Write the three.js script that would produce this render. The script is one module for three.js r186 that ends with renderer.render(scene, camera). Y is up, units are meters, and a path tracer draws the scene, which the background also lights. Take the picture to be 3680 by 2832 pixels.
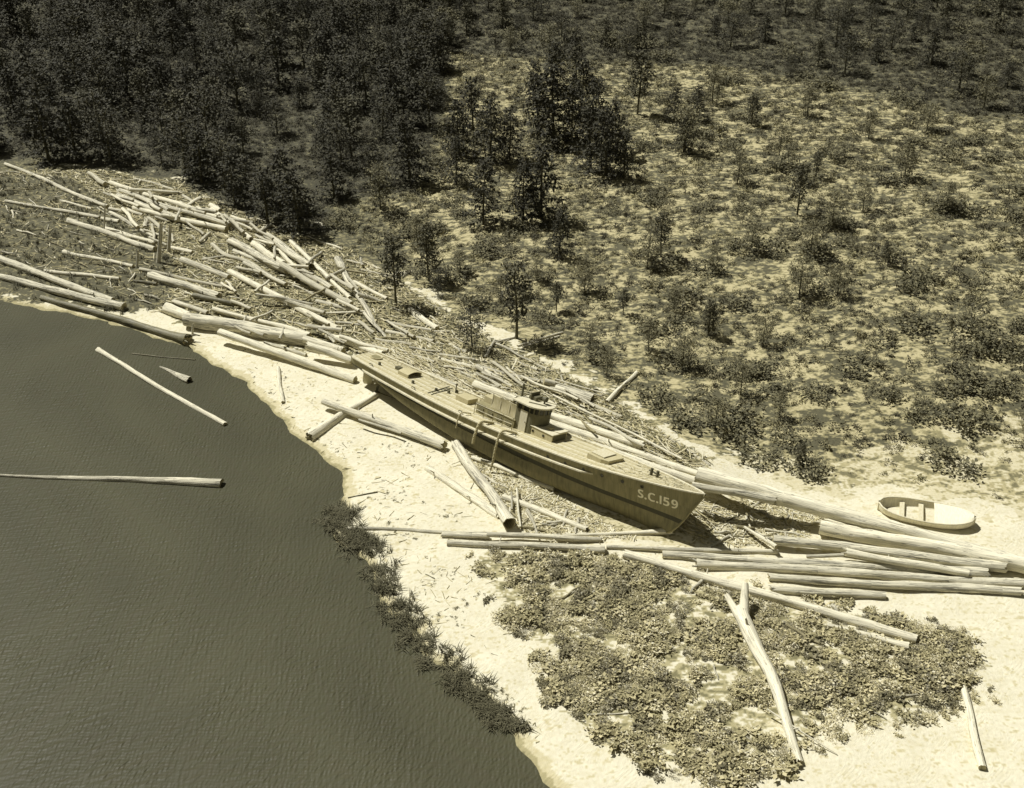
import * as THREE from 'three';
import { mergeGeometries } from 'three/addons/utils/BufferGeometryUtils.js';
import { FontLoader } from 'three/addons/loaders/FontLoader.js';
import { TextGeometry } from 'three/addons/geometries/TextGeometry.js';
import { ImprovedNoise } from 'three/addons/math/ImprovedNoise.js';

// ------------------------------------------------------------------ camera, sky, sun, exposure
const scene = new THREE.Scene();
const CAM_H = 46.82, PITCH = 29.62 * Math.PI / 180, FPX = 4200, PW = 3680, PH = 2832;
const camera = new THREE.PerspectiveCamera(2 * Math.atan(PH / 2 / FPX) * 180 / Math.PI, PW / PH, 0.5, 6000);
camera.position.set(0, CAM_H, 0);
camera.rotation.set(-PITCH, 0, 0);

const renderer = new THREE.WebGLRenderer({ antialias: true });
renderer.toneMapping = THREE.LinearToneMapping;
renderer.toneMappingExposure = 1.24;
renderer.shadowMap.enabled = true;

const SUN = new THREE.Vector3(-0.44, 0.84, -0.32).normalize();
{ // plain hazy sky, brighter toward the horizon; toned like the print
  const w = 64, h = 32, d = new Float32Array(w * h * 4);
  for (let j = 0; j < h; j++) for (let i = 0; i < w; i++) {
    const el = ((j + 0.5) / h - 0.5) * Math.PI;
    const up = Math.max(0, Math.sin(el));
    const l = 0.155 - 0.07 * Math.pow(up, 0.6);
    const k = (j * w + i) * 4;
    d[k] = l; d[k + 1] = l * 0.985; d[k + 2] = l * 0.86; d[k + 3] = 1;
  }
  const t = new THREE.DataTexture(d, w, h, THREE.RGBAFormat, THREE.FloatType);
  t.mapping = THREE.EquirectangularReflectionMapping; t.magFilter = THREE.LinearFilter; t.minFilter = THREE.LinearFilter;
  t.colorSpace = THREE.LinearSRGBColorSpace; t.needsUpdate = true;
  scene.background = t; scene.environment = t;
}
const sun = new THREE.DirectionalLight(new THREE.Color(1, 0.985, 0.94), 4.4);
sun.position.copy(SUN).multiplyScalar(200).add(new THREE.Vector3(0, 0, -90));
sun.target.position.set(0, 0, -90); scene.add(sun, sun.target);
sun.castShadow = true; sun.shadow.mapSize.set(4096, 4096);
Object.assign(sun.shadow.camera, { left: -130, right: 130, top: 130, bottom: -130, near: 1, far: 500 });

// ------------------------------------------------------------------ small tools
function rng(seed) { let a = seed >>> 0; return () => { a = (a + 0x6D2B79F5) | 0; let t = Math.imul(a ^ (a >>> 15), 1 | a); t = (t + Math.imul(t ^ (t >>> 7), 61 | t)) ^ t; return ((t ^ (t >>> 14)) >>> 0) / 4294967296; }; }
const R0 = rng(1919);
const perlin = new ImprovedNoise();
const nz = (x, y, z = 0.37) => perlin.noise(x, y, z);
const fbm = (x, y, z = 0.37) => nz(x, y, z) + 0.5 * nz(x * 2.03, y * 2.03, z + 5) + 0.25 * nz(x * 4.1, y * 4.1, z + 9);
const lerp = (a, b, t) => a + (b - a) * t, clamp = (x, a = 0, b = 1) => Math.min(b, Math.max(a, x));
const sstep = (a, b, x) => { const t = clamp((x - a) / (b - a)); return t * t * (3 - 2 * t); };
const interp = (x, X, Y) => { if (x <= X[0]) return Y[0]; for (let i = 1; i < X.length; i++) if (x <= X[i]) return lerp(Y[i - 1], Y[i], (x - X[i - 1]) / (X[i] - X[i - 1])); return Y[Y.length - 1]; };
const V = (x, y, z) => new THREE.Vector3(x, y, z);
// toned grey of the print: reflectance L with the warm cast that tone has
function tone(L) { const g = interp(L, [0.05, 0.2, 0.42, 0.6], [0.935, 0.89, 0.885, 0.94]), b = interp(L, [0.05, 0.2, 0.42, 0.6], [0.5, 0.44, 0.5, 0.70]), k = L / (0.3 + 0.6 * g + 0.1 * b); return [k, k * g, k * b]; }
const toneC = L => new THREE.Color().setRGB(...tone(L));
const taken = {};
function numbered(n) { const k = taken[n] = (taken[n] ?? -1) + 1; return k ? `${n}_${String(k).padStart(3, '0')}` : n; }
function shade(o) { o.traverse(c => { if (c.isMesh) { c.castShadow = true; c.receiveShadow = true; } }); return o; }
function tag(o, label, category, group) { o.userData.label = label; o.userData.category = category; if (group) o.userData.group = group; return o; }
function mesh(name, geo, mat, parent) { const m = new THREE.Mesh(geo, mat); m.name = name; m.castShadow = m.receiveShadow = true; if (parent) parent.add(m); return m; }
function thing(name, label, category, pos, group) { const g = new THREE.Group(); g.name = numbered(name); if (pos) g.position.copy(pos); tag(g, label, category, group); scene.add(g); return g; }
function geoOf(pos, idx, uv, col) {
  const g = new THREE.BufferGeometry();
  g.setAttribute('position', new THREE.Float32BufferAttribute(pos, 3));
  if (uv) g.setAttribute('uv', new THREE.Float32BufferAttribute(uv, 2));
  if (col) g.setAttribute('color', new THREE.Float32BufferAttribute(col, 3));
  if (idx) g.setIndex(idx);
  g.computeVertexNormals(); return g;
}
function texOf(w, h, fn, srgb = false, wrap = THREE.RepeatWrapping) {
  const d = new Uint8Array(w * h * 4);
  for (let j = 0; j < h; j++) for (let i = 0; i < w; i++) {
    const c = fn(i, j), k = (j * w + i) * 4;
    for (let q = 0; q < 3; q++) { const v = clamp(c[q]); d[k + q] = 255 * (srgb ? (v <= 0.0031308 ? v * 12.92 : 1.055 * Math.pow(v, 1 / 2.4) - 0.055) : v); }
    d[k + 3] = 255;
  }
  const t = new THREE.DataTexture(d, w, h, THREE.RGBAFormat); t.wrapS = t.wrapT = wrap;
  t.magFilter = THREE.LinearFilter; t.minFilter = THREE.LinearMipmapLinearFilter; t.generateMipmaps = true;
  t.colorSpace = srgb ? THREE.SRGBColorSpace : THREE.NoColorSpace; t.needsUpdate = true; return t;
}
// a photo pixel gives a direction; the ground (or a height above it) gives the distance
function pxDir(px, py) {
  const a = (px - PW / 2) / FPX, b = -(py - PH / 2) / FPX, c = Math.cos(PITCH), s = Math.sin(PITCH);
  return V(a, b * c - s, -b * s - c);
}
function flat(px, py, y = 0) { const d = pxDir(px, py), t = (y - CAM_H) / d.y; return V(d.x * t, y, d.z * t); }
const flatPoly = a => a.map(([x, y]) => { const p = flat(x, y); return [p.x, p.z]; });

// ------------------------------------------------------------------ terrain
const WL = -0.38;
const waterPoly = [[-900, -260], [-260, -150], ...flatPoly([[-200, 1040], [130, 1092], [400, 1150], [600, 1215], [691, 1238], [780, 1300], [876, 1352], [944, 1432], [1011, 1500], [1090, 1575], [1163, 1622], [1213, 1685], [1247, 1740], [1230, 1800], [1175, 1862], [1215, 1938], [1320, 1990], [1345, 2060], [1365, 2123], [1483, 2292], [1618, 2410], [1769, 2528], [1853, 2629], [1904, 2713], [2010, 2850], [2150, 3050]]), [12, -10], [30, 60], [60, 600], [-900, 600]];
const backPoly = [...flatPoly([[-500, 545], [100, 600], [350, 608], [650, 655], [900, 790], [1100, 858], [1250, 900], [1420, 1000], [1620, 1130], [1800, 1215], [2000, 1320], [2200, 1425], [2420, 1580], [2600, 1655], [2900, 1780], [3200, 1770], [3700, 1850], [4300, 1950]]), [900, -60], [900, -3000], [-900, -3000], [-900, -190]];
function inPoly(p, x, z) { let c = false; for (let i = 0, j = p.length - 1; i < p.length; j = i++) { const [a, b] = p[i], [e, f] = p[j]; if ((b > z) !== (f > z) && x < (e - a) * (z - b) / (f - b) + a) c = !c; } return c; }
function sdPoly(p, x, z) { let m = 1e9; for (let i = 0, j = p.length - 1; i < p.length; j = i++) { const [a, b] = p[j], [e, f] = p[i], dx = e - a, dz = f - b; const t = clamp(((x - a) * dx + (z - b) * dz) / (dx * dx + dz * dz)); m = Math.min(m, (x - a - t * dx) ** 2 + (z - b - t * dz) ** 2); } m = Math.sqrt(m); return inPoly(p, x, z) ? m : -m; }
const GX0 = -190, GX1 = 190, GZ0 = -420, GZ1 = 0, GS = 1.0, GNX = Math.round((GX1 - GX0) / GS) + 1, GNZ = Math.round((GZ1 - GZ0) / GS) + 1;
const gridW = new Float32Array(GNX * GNZ), gridB = new Float32Array(GNX * GNZ);
for (let j = 0; j < GNZ; j++) for (let i = 0; i < GNX; i++) { const x = GX0 + i * GS, z = GZ0 + j * GS; gridW[j * GNX + i] = -sdPoly(waterPoly, x, z); gridB[j * GNX + i] = sdPoly(backPoly, x, z); }
function look(g, x, z) { const fx = clamp((x - GX0) / GS, 0, GNX - 1.001), fz = clamp((z - GZ0) / GS, 0, GNZ - 1.001), i = fx | 0, j = fz | 0, u = fx - i, v = fz - j, k = j * GNX + i; return (g[k] * (1 - u) + g[k + 1] * u) * (1 - v) + (g[k + GNX] * (1 - u) + g[k + GNX + 1] * u) * v; }
const far = (x, z) => x < GX0 || x > GX1 || z < GZ0 || z > GZ1;
const dShore = (x, z) => (far(x, z) ? -sdPoly(waterPoly, x, z) : look(gridW, x, z)) + 0.5 * nz(x * 0.45, z * 0.45, 3.1) + 0.25 * nz(x * 1.3, z * 1.3, 8.1);
const dBack = (x, z) => far(x, z) ? sdPoly(backPoly, x, z) : look(gridB, x, z);
// the boat's frame
const BTH = 43.51 * Math.PI / 180, BAL = 14.23 * Math.PI / 180, BX = -0.435, BZ = -73.03, BY = -0.25;
function toBoat(x, z) { const dx = x - BX, dz = z - BZ; return [dx * Math.cos(BTH) + dz * Math.sin(BTH) + 16.75, dx * Math.sin(BTH) - dz * Math.cos(BTH)]; } // u along keel, v to the far side
function ground(x, z) {
  const d = dShore(x, z);
  let y = d < 0 ? WL + Math.max(-3, d * 0.16) : WL + 0.5 * (1 - Math.exp(-d / 2.2)) + 0.004 * Math.min(d, 30);
  if (d > 0) y += sstep(0.5, 3, d) * (0.11 * nz(x * 0.35, z * 0.35, 1.7) + 0.035 * nz(x * 1.4, z * 1.4, 2.2));
  const b = dBack(x, z);
  if (b > 0) y += 0.075 * b * sstep(0, 12, b) + sstep(0, 10, b) * (0.55 * nz(x * 0.07, z * 0.07, 4.4) + 0.22 * nz(x * 0.23, z * 0.23, 6.6));
  const [u, v] = toBoat(x, z); // drift heaped against the far side of the hull
  y += 1.05 * sstep(-6, 3, u) * (1 - sstep(29, 36, u)) * sstep(1.3, 2.6, v) * (1 - sstep(5.5, 12, v));
  y += 0.35 * sstep(-22, -8, u) * (1 - sstep(22, 32, u)) * sstep(1, 4, v) * (1 - sstep(12, 22, v));
  // plain sand hollow under the hull
  return y;
}
function hit(px, py, up = 0, dry = false) {
  const d = pxDir(px, py); let t0 = 40, t = 40;
  const g = p => Math.max(ground(p.x, p.z), dry ? WL : -1e9) + up;
  for (t = 40; t < 900; t += 1.5) { const p = d.clone().multiplyScalar(t); p.y += CAM_H; if (p.y < g(p)) break; t0 = t; }
  let a = t0, b = t; for (let i = 0; i < 18; i++) { const m = (a + b) / 2, p = d.clone().multiplyScalar(m); p.y += CAM_H; if (p.y < g(p)) b = m; else a = m; }
  const p = d.clone().multiplyScalar((a + b) / 2); p.y += CAM_H; return p;
}
const hitPoly = a => a.map(([x, y]) => { const p = hit(x, y, 0, true); return [p.x, p.z]; });

// zones, read from the photograph, laid on the ground
const zoneForest = hitPoly([[-400, -60], [1660, -60], [1600, 260], [1580, 470], [1500, 690], [1230, 720], [1130, 850], [940, 790], [640, 640], [330, 590], [-400, 560]]);
const zoneTop = hitPoly([[1500, -60], [4000, -60], [4000, 420], [3500, 420], [3000, 300], [2500, 230], [2000, 210], [1560, 190]]);
const zoneDrift = hitPoly([[-50, 620], [340, 612], [650, 660], [1000, 820], [1250, 895], [1420, 1000], [1620, 1130], [1800, 1225], [2000, 1330], [2200, 1425], [2420, 1585], [2560, 1650], [2480, 1700], [2200, 1590], [1700, 1390], [1400, 1260], [1240, 1275], [800, 1180], [560, 1120], [330, 1000], [-50, 950]]);
const zoneBow = hitPoly([[1640, 1600], [1850, 1700], [2150, 1830], [2380, 1905], [2520, 1830], [2700, 1790], [2960, 1850], [2900, 1930], [2780, 1965], [2350, 1945], [1900, 1925], [1770, 1800]]);
const zoneLeaf = hitPoly([[1740, 1995], [1850, 2010], [2000, 1998], [2200, 2000], [2420, 2060], [2620, 2140], [3000, 2200], [3200, 2250], [3430, 2290], [3540, 2400], [3440, 2520], [3220, 2590], [3020, 2580], [2920, 2640], [2800, 2650], [2760, 2760], [2560, 2800], [2330, 2740], [2080, 2600], [1960, 2480], [2010, 2390], [1960, 2330], [1880, 2250], [1800, 2190], [1745, 2090]]);
const zoneMarsh = hitPoly([[-200, 620], [250, 640], [420, 760], [620, 930], [640, 1010], [560, 1120], [400, 1130], [130, 1080], [-200, 1030]]);
const zoneBright = hitPoly([[2560, 1650], [2720, 1610], [2950, 1670], [3180, 1600], [3500, 1560], [3900, 1400], [3900, 1900], [3200, 1790], [2900, 1790]]);
const zoneBank = hitPoly([[-500, 500], [1300, 680], [1480, 950], [1420, 1010], [1200, 900], [1000, 850], [760, 760], [640, 700], [330, 690], [-500, 700]]);
const inZ = (p, x, z) => inPoly(p, x, z);

// colour map of the ground: sand, dry grass, moss and litter, wet rim, drift bark
const MX0 = -115, MX1 = 115, MZ0 = -262, MZ1 = -32, MN = 2048;
const zn = 210, zmask = {};
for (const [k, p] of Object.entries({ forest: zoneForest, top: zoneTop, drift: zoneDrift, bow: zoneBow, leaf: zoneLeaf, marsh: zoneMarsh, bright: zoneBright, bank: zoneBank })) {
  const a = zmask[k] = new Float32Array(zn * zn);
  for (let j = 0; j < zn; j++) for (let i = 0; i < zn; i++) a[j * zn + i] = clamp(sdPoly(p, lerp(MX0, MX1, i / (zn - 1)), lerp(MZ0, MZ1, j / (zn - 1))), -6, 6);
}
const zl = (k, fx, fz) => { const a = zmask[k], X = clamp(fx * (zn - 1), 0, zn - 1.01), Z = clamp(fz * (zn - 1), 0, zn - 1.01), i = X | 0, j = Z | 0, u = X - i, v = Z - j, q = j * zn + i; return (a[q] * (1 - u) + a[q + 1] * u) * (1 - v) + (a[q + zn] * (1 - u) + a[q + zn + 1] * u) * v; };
function groundL(x, z, fx, fz, r) {
  const q1 = clamp(fx * 399, 0, 398.9), q2 = clamp(fz * 399, 0, 398.9), i1 = q1 | 0, j1 = q2 | 0, w1 = q1 - i1, w2 = q2 - j1, k1 = j1 * 400 + i1, n1 = (n1a[k1] * (1 - w1) + n1a[k1 + 1] * w1) * (1 - w2) + (n1a[k1 + 400] * (1 - w1) + n1a[k1 + 401] * w1) * w2, n2 = fbm(x * 1.25, z * 2.1, 21), n3 = nz(x * 4.3, z * 5.9, 31);
  const d = look(gridW, x, z) + 0.6 * nz(x * 0.45, z * 0.45, 3.1) + 0.3 * n2, b = look(gridB, x, z) + 3 * n1 + 1.0 * n2;
  const fleck = r() < 0.055;
  let L = 0.60 + 0.05 * n1 + 0.06 * n2 + 0.06 * n3 - (fleck ? 0.16 * r() : 0);     // dry sand
  if (n2 + 0.6 * n3 > 0.5) L = 0.44 + 0.1 * n3; if (n1 + n2 * 0.6 + n3 * 0.5 < -0.75) L = 0.5 + 0.08 * n3;                                     // bits of bark and weed in the sand
  if (d < 0.75) L = 0.47 + 0.07 * n3; if (d < 0.25) L = 0.3 + 0.05 * n3;                                              // wet rim
  if (d < -0.1) L = 0.17 + 0.04 * n3;
  if (b > 0) {                                                                     // brush floor
    const m = n1 * 0.75 + n2 * 0.8 + 0.35 * n3;
    L = m > 0.2 ? 0.38 + 0.1 * n3 : m > -0.1 ? 0.22 + 0.08 * n3 : 0.08 + 0.04 * n3;
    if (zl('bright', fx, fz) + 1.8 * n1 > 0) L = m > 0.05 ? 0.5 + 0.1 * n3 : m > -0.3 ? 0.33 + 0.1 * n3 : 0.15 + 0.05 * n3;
  }
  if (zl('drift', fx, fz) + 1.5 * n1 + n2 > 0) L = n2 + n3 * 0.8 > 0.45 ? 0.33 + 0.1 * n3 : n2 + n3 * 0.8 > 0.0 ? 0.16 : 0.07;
  if (zl('bow', fx, fz) + 1.2 * n1 + n2 > 0) L = n2 + n3 * 0.8 > -0.1 ? 0.46 + 0.1 * n3 : 0.25 + 0.08 * n3;
  if (zl('leaf', fx, fz) + 1.2 * n1 + n2 > 0) L = n2 + n3 * 0.5 > 0.15 ? 0.6 + 0.06 * n3 : n2 + n3 * 0.6 > -0.25 ? 0.33 : 0.16;
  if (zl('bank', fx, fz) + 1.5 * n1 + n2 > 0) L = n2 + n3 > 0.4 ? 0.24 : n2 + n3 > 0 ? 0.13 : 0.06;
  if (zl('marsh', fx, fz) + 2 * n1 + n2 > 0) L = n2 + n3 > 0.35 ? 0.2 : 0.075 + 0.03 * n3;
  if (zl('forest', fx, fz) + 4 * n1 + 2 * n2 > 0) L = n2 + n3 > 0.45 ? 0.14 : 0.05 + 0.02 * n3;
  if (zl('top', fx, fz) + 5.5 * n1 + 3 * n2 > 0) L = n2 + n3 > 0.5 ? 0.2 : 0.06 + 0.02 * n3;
  return Math.max(0.03, L);
}
const rg = rng(5), n1a = new Float32Array(400 * 400); for (let j = 0; j < 400; j++) for (let i = 0; i < 400; i++) n1a[j * 400 + i] = fbm(lerp(MX0, MX1, i / 399) * 0.32, lerp(MZ0, MZ1, j / 399) * 0.55, 11);
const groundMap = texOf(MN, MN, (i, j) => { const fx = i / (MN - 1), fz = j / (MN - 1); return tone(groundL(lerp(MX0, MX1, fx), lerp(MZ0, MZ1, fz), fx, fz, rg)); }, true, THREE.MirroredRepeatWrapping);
const rb = rng(6);
const grit = texOf(512, 512, (i, j) => { const s = i / 512 * Math.PI * 2, q = j / 512 * Math.PI * 2; const h = 0.5 + 0.25 * fbm(Math.cos(s) * 3 + 9, Math.sin(s) * 3 + Math.cos(q) * 3, Math.sin(q) * 3) + 0.2 * (rb() - 0.5); return [h, h, h]; });
grit.repeat.set(60, 60);
{
  const X = [], Z = [];
  const out = (a, n, s) => { const r = []; let st = s, x = a; for (let i = 0; i < n; i++) { st *= 1.42; x += st; r.push(x); } return r; };
  const xs = []; for (let x = -75; x <= 75; x += 0.5) xs.push(x);
  X.push(...out(75, 16, 0.8).map(v => -v).reverse(), ...xs, ...out(75, 16, 0.8));
  const zs = []; for (let z = -33; z >= -135; z -= 0.5) zs.push(z); for (let z = -136.5; z >= -330; z -= 1.5) zs.push(z);
  Z.push(...out(33, 14, 0.8).map(v => v - 66).reverse(), ...zs, ...out(330, 14, 2).map(v => -v));
  const pos = [], uv = [], idx = [];
  for (const z of Z) for (const x of X) { pos.push(x, ground(x, z), z); uv.push((x - MX0) / (MX1 - MX0), (z - MZ0) / (MZ1 - MZ0)); }
  const n = X.length; for (let j = 0; j < Z.length - 1; j++) for (let i = 0; i < n - 1; i++) { const a = j * n + i; idx.push(a, a + 1, a + n, a + 1, a + n + 1, a + n); }
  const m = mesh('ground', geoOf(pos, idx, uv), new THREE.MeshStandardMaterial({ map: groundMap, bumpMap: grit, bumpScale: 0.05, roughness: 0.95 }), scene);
  m.userData.kind = 'structure';
}
// murky water with small crossing ripples
{
  const rw = rng(77), N = 1024, TILE = 24, waves = [];
  for (let i = 0; i < 64; i++) { const ang = 0.75 + (rw() - 0.5) * 1.9, wl = 0.38 + 1.7 * rw() * rw(), k = TILE / wl, kx = Math.round(Math.cos(ang) * k), ky = Math.round(Math.sin(ang) * k); waves.push([kx, ky, rw() * 6.28, 0.35 + wl * 0.5]); }
  const tot = waves.reduce((s, w) => s + w[3], 0);
  const wind = new Float32Array(128 * 128); for (let j = 0; j < 128; j++) for (let i = 0; i < 128; i++) { const a = i / 128 * 6.2832, q = j / 128 * 6.2832; wind[j * 128 + i] = clamp(0.5 + 0.9 * fbm(Math.cos(a) * 1.1 + 2, Math.sin(a) * 1.1 + Math.cos(q) * 1.1, Math.sin(q) * 1.1)); }
  const ripple = texOf(N, N, (i, j) => { let s = 0; for (const w of waves) { const q = Math.sin((i * w[0] + j * w[1]) / N * 6.283185 + w[2]); s += w[3] * (1 - Math.abs(q) * 1.6); } const gust = 0.62 + 0.5 * wind[(j >> 3) * 128 + (i >> 3)], h = 0.55 + s / tot * 2.1 * gust; return [h, h, h]; });
  const silt = texOf(512, 512, (i, j) => { const s = i / 512 * 6.2832, q = j / 512 * 6.2832; const n = fbm(Math.cos(s) * 1.3 + 4, Math.sin(s) * 1.3 + Math.cos(q) * 1.3, Math.sin(q) * 1.3); const L = 0.058 * (1 + 0.16 * n); return [L * 1.04, L * 1.0, L * 0.54]; }, true);
  ripple.repeat.set(1, 1); silt.repeat.set(0.42, 0.42);
  const pos = [], uv = [], idx = [], A = [-1400, -700, -350, -175, -90, -60, -30, 0, 30, 60, 120], B = [-1500, -700, -350, -200, -150, -120, -90, -60, -30, 0, 60, 300];
  for (const z of B) for (const x of A) { pos.push(x, WL, z); uv.push(x / TILE, z / TILE); }
  const n = A.length; for (let j = 0; j < B.length - 1; j++) for (let i = 0; i < n - 1; i++) { const a = j * n + i; idx.push(a, a + n, a + 1, a + 1, a + n, a + n + 1); }
  const m = mesh('water', geoOf(pos, idx, uv), new THREE.MeshPhysicalMaterial({ map: silt, bumpMap: ripple, bumpScale: 0.062, roughness: 0.5, specularIntensity: 0.6, ior: 1.33 }), scene);
  m.userData.kind = 'structure';
}

// ------------------------------------------------------------------ wood
const rwood = rng(31);
function woodTex(seed, contrast) {
  return texOf(256, 1024, (i, j) => {
    const s = i / 256 * 6.2832, c = Math.cos(s) * 2.2, e = Math.sin(s) * 2.2, v = j / 1024 * 8;
    const g = nz(c * 5 + seed, e * 5, v * 0.35) + 0.6 * nz(c * 12, e * 12 + seed, v * 0.7) + 0.35 * nz(c * 2, e * 2, v * 1.1 + seed);
    const bark = contrast > 0.9 && nz(c * 0.9 + seed, e * 0.9, v * 0.5 + 3) + 0.5 * nz(c * 3, e * 3, v * 2.2) > 0.42 ? 0.5 + 0.25 * nz(c * 9, e * 9, v * 6) : 1;
    const crack = Math.abs(nz(c * 3.1 + seed * 2, e * 3.1, v * 0.28)) < 0.035 && nz(c, e + seed, v * 0.9) > -0.05 ? 0.45 : 1;
    const L = clamp((0.8 + contrast * g * 0.5) * crack * bark, 0.05, 1); return [L, L, L];
  }, true);
}
const woodA = woodTex(3, 0.55), woodB = woodTex(47, 1.0);
const logMats = [0.68, 0.58, 0.48, 0.33].map((L, i) => new THREE.MeshStandardMaterial({ color: toneC(L * 1.22), map: i & 1 ? woodB : woodA, bumpMap: i & 1 ? woodB : woodA, bumpScale: 0.035, roughness: 0.9 }));
const wetMat = new THREE.MeshStandardMaterial({ color: toneC(0.17), map: woodB, bumpMap: woodB, bumpScale: 0.02, roughness: 0.55 });
const endMat = new THREE.MeshStandardMaterial({ color: toneC(0.42), map: woodB, roughness: 0.95 });

// tapered, slightly crooked trunk along a list of axis points (local), radius per point
function trunkGeo(axis, rad, seed, seg = 12, rough = 0.06, ragA = 0, ragB = 0) {
  const r = rng(seed * 7919 + 13), pos = [], uv = [], idx = [], n = axis.length, ph = r() * 9, u0 = r() * 3;
  const tan = i => axis[Math.min(n - 1, i + 1)].clone().sub(axis[Math.max(0, i - 1)]).normalize();
  let dist = 0; const rings = [];
  for (let i = 0; i < n; i++) {
    const t = tan(i), side = V(0, 1, 0).cross(t).length() > 0.05 ? V(0, 1, 0).cross(t).normalize() : V(1, 0, 0), upv = t.clone().cross(side);
    if (i) dist += axis[i].distanceTo(axis[i - 1]);
    const ring = [];
    for (let k = 0; k <= seg; k++) {
      const a = (k % seg) / seg * Math.PI * 2;
      const rr = rad[i] * (1 + rough * (1.4 * nz(Math.cos(a) * 1.6 + ph, Math.sin(a) * 1.6, dist * 0.35) + 0.8 * nz(Math.cos(a) * 4 + ph, Math.sin(a) * 4, dist * 1.1)));
      const p = axis[i].clone().addScaledVector(side, Math.cos(a) * rr).addScaledVector(upv, Math.sin(a) * rr);
      if (i === 0 && ragA) p.addScaledVector(t, -ragA * rad[0] * (0.5 + 0.9 * nz(Math.cos(a) * 2.4 + ph, Math.sin(a) * 2.4, 3)));
      if (i === n - 1 && ragB) p.addScaledVector(t, ragB * rad[i] * (0.5 + 0.9 * nz(Math.cos(a) * 2.4, Math.sin(a) * 2.4 + ph, 7)));
      pos.push(p.x, p.y, p.z); uv.push(u0 + k / seg, dist / 8 + ph); ring.push(p);
    }
    rings.push(ring);
  }
  for (let i = 0; i < n - 1; i++) for (let k = 0; k < seg; k++) { const a = i * (seg + 1) + k, b = a + seg + 1; idx.push(a, a + 1, b, a + 1, b + 1, b); }
  const g = geoOf(pos, idx, uv);
  const nn = g.attributes.normal; // weld the seam normals
  for (let i = 0; i < n; i++) { const a = i * (seg + 1), b = a + seg, x = nn.getX(a) + nn.getX(b), y = nn.getY(a) + nn.getY(b), z = nn.getZ(a) + nn.getZ(b), l = Math.hypot(x, y, z) || 1; nn.setXYZ(a, x / l, y / l, z / l); nn.setXYZ(b, x / l, y / l, z / l); }
  g.userData = { first: rings[0], last: rings[n - 1], tA: tan(0), tB: tan(n - 1) };
  return g;
}
function capGeo(ring, c, dir, inset, hollow) { // end grain with a shallow dish or a rotted hollow
  const pos = [], uv = [], idx = [], m = ring.length - 1;
  const rr = hollow ? [1, 0.86, 0.82, 0.7] : [1, 0.55, 0.02], dd = hollow ? [0, 0.02, -1.5, -4.5] : [0, inset, inset * 0.6];
  const rad = ring[0].distanceTo(c);
  for (let q = 0; q < rr.length; q++) for (let k = 0; k <= m; k++) { const p = c.clone().lerp(ring[k % m], rr[q]).addScaledVector(dir, dd[q] * rad); if (q) { const s = ring[k % m].clone().sub(c).dot(dir); p.addScaledVector(dir, -s * (1 - rr[q]) * 0); } pos.push(p.x, p.y, p.z); uv.push(0.5 + rr[q] * 0.1 * Math.cos(k / m * 6.283), 0.5 + rr[q] * 0.02 * Math.sin(k / m * 6.283)); }
  for (let q = 0; q < rr.length - 1; q++) for (let k = 0; k < m; k++) { const a = q * (m + 1) + k, b = a + m + 1; idx.push(a, b, a + 1, a + 1, b, b + 1); }
  if (hollow) { const k0 = (rr.length - 1) * (m + 1); for (let k = 1; k < m - 1; k++) idx.push(k0, k0 + k, k0 + k + 1); }
  return geoOf(pos, idx, uv);
}
const logs = []; // placed logs for stacking
let logSeed = 100;
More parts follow.
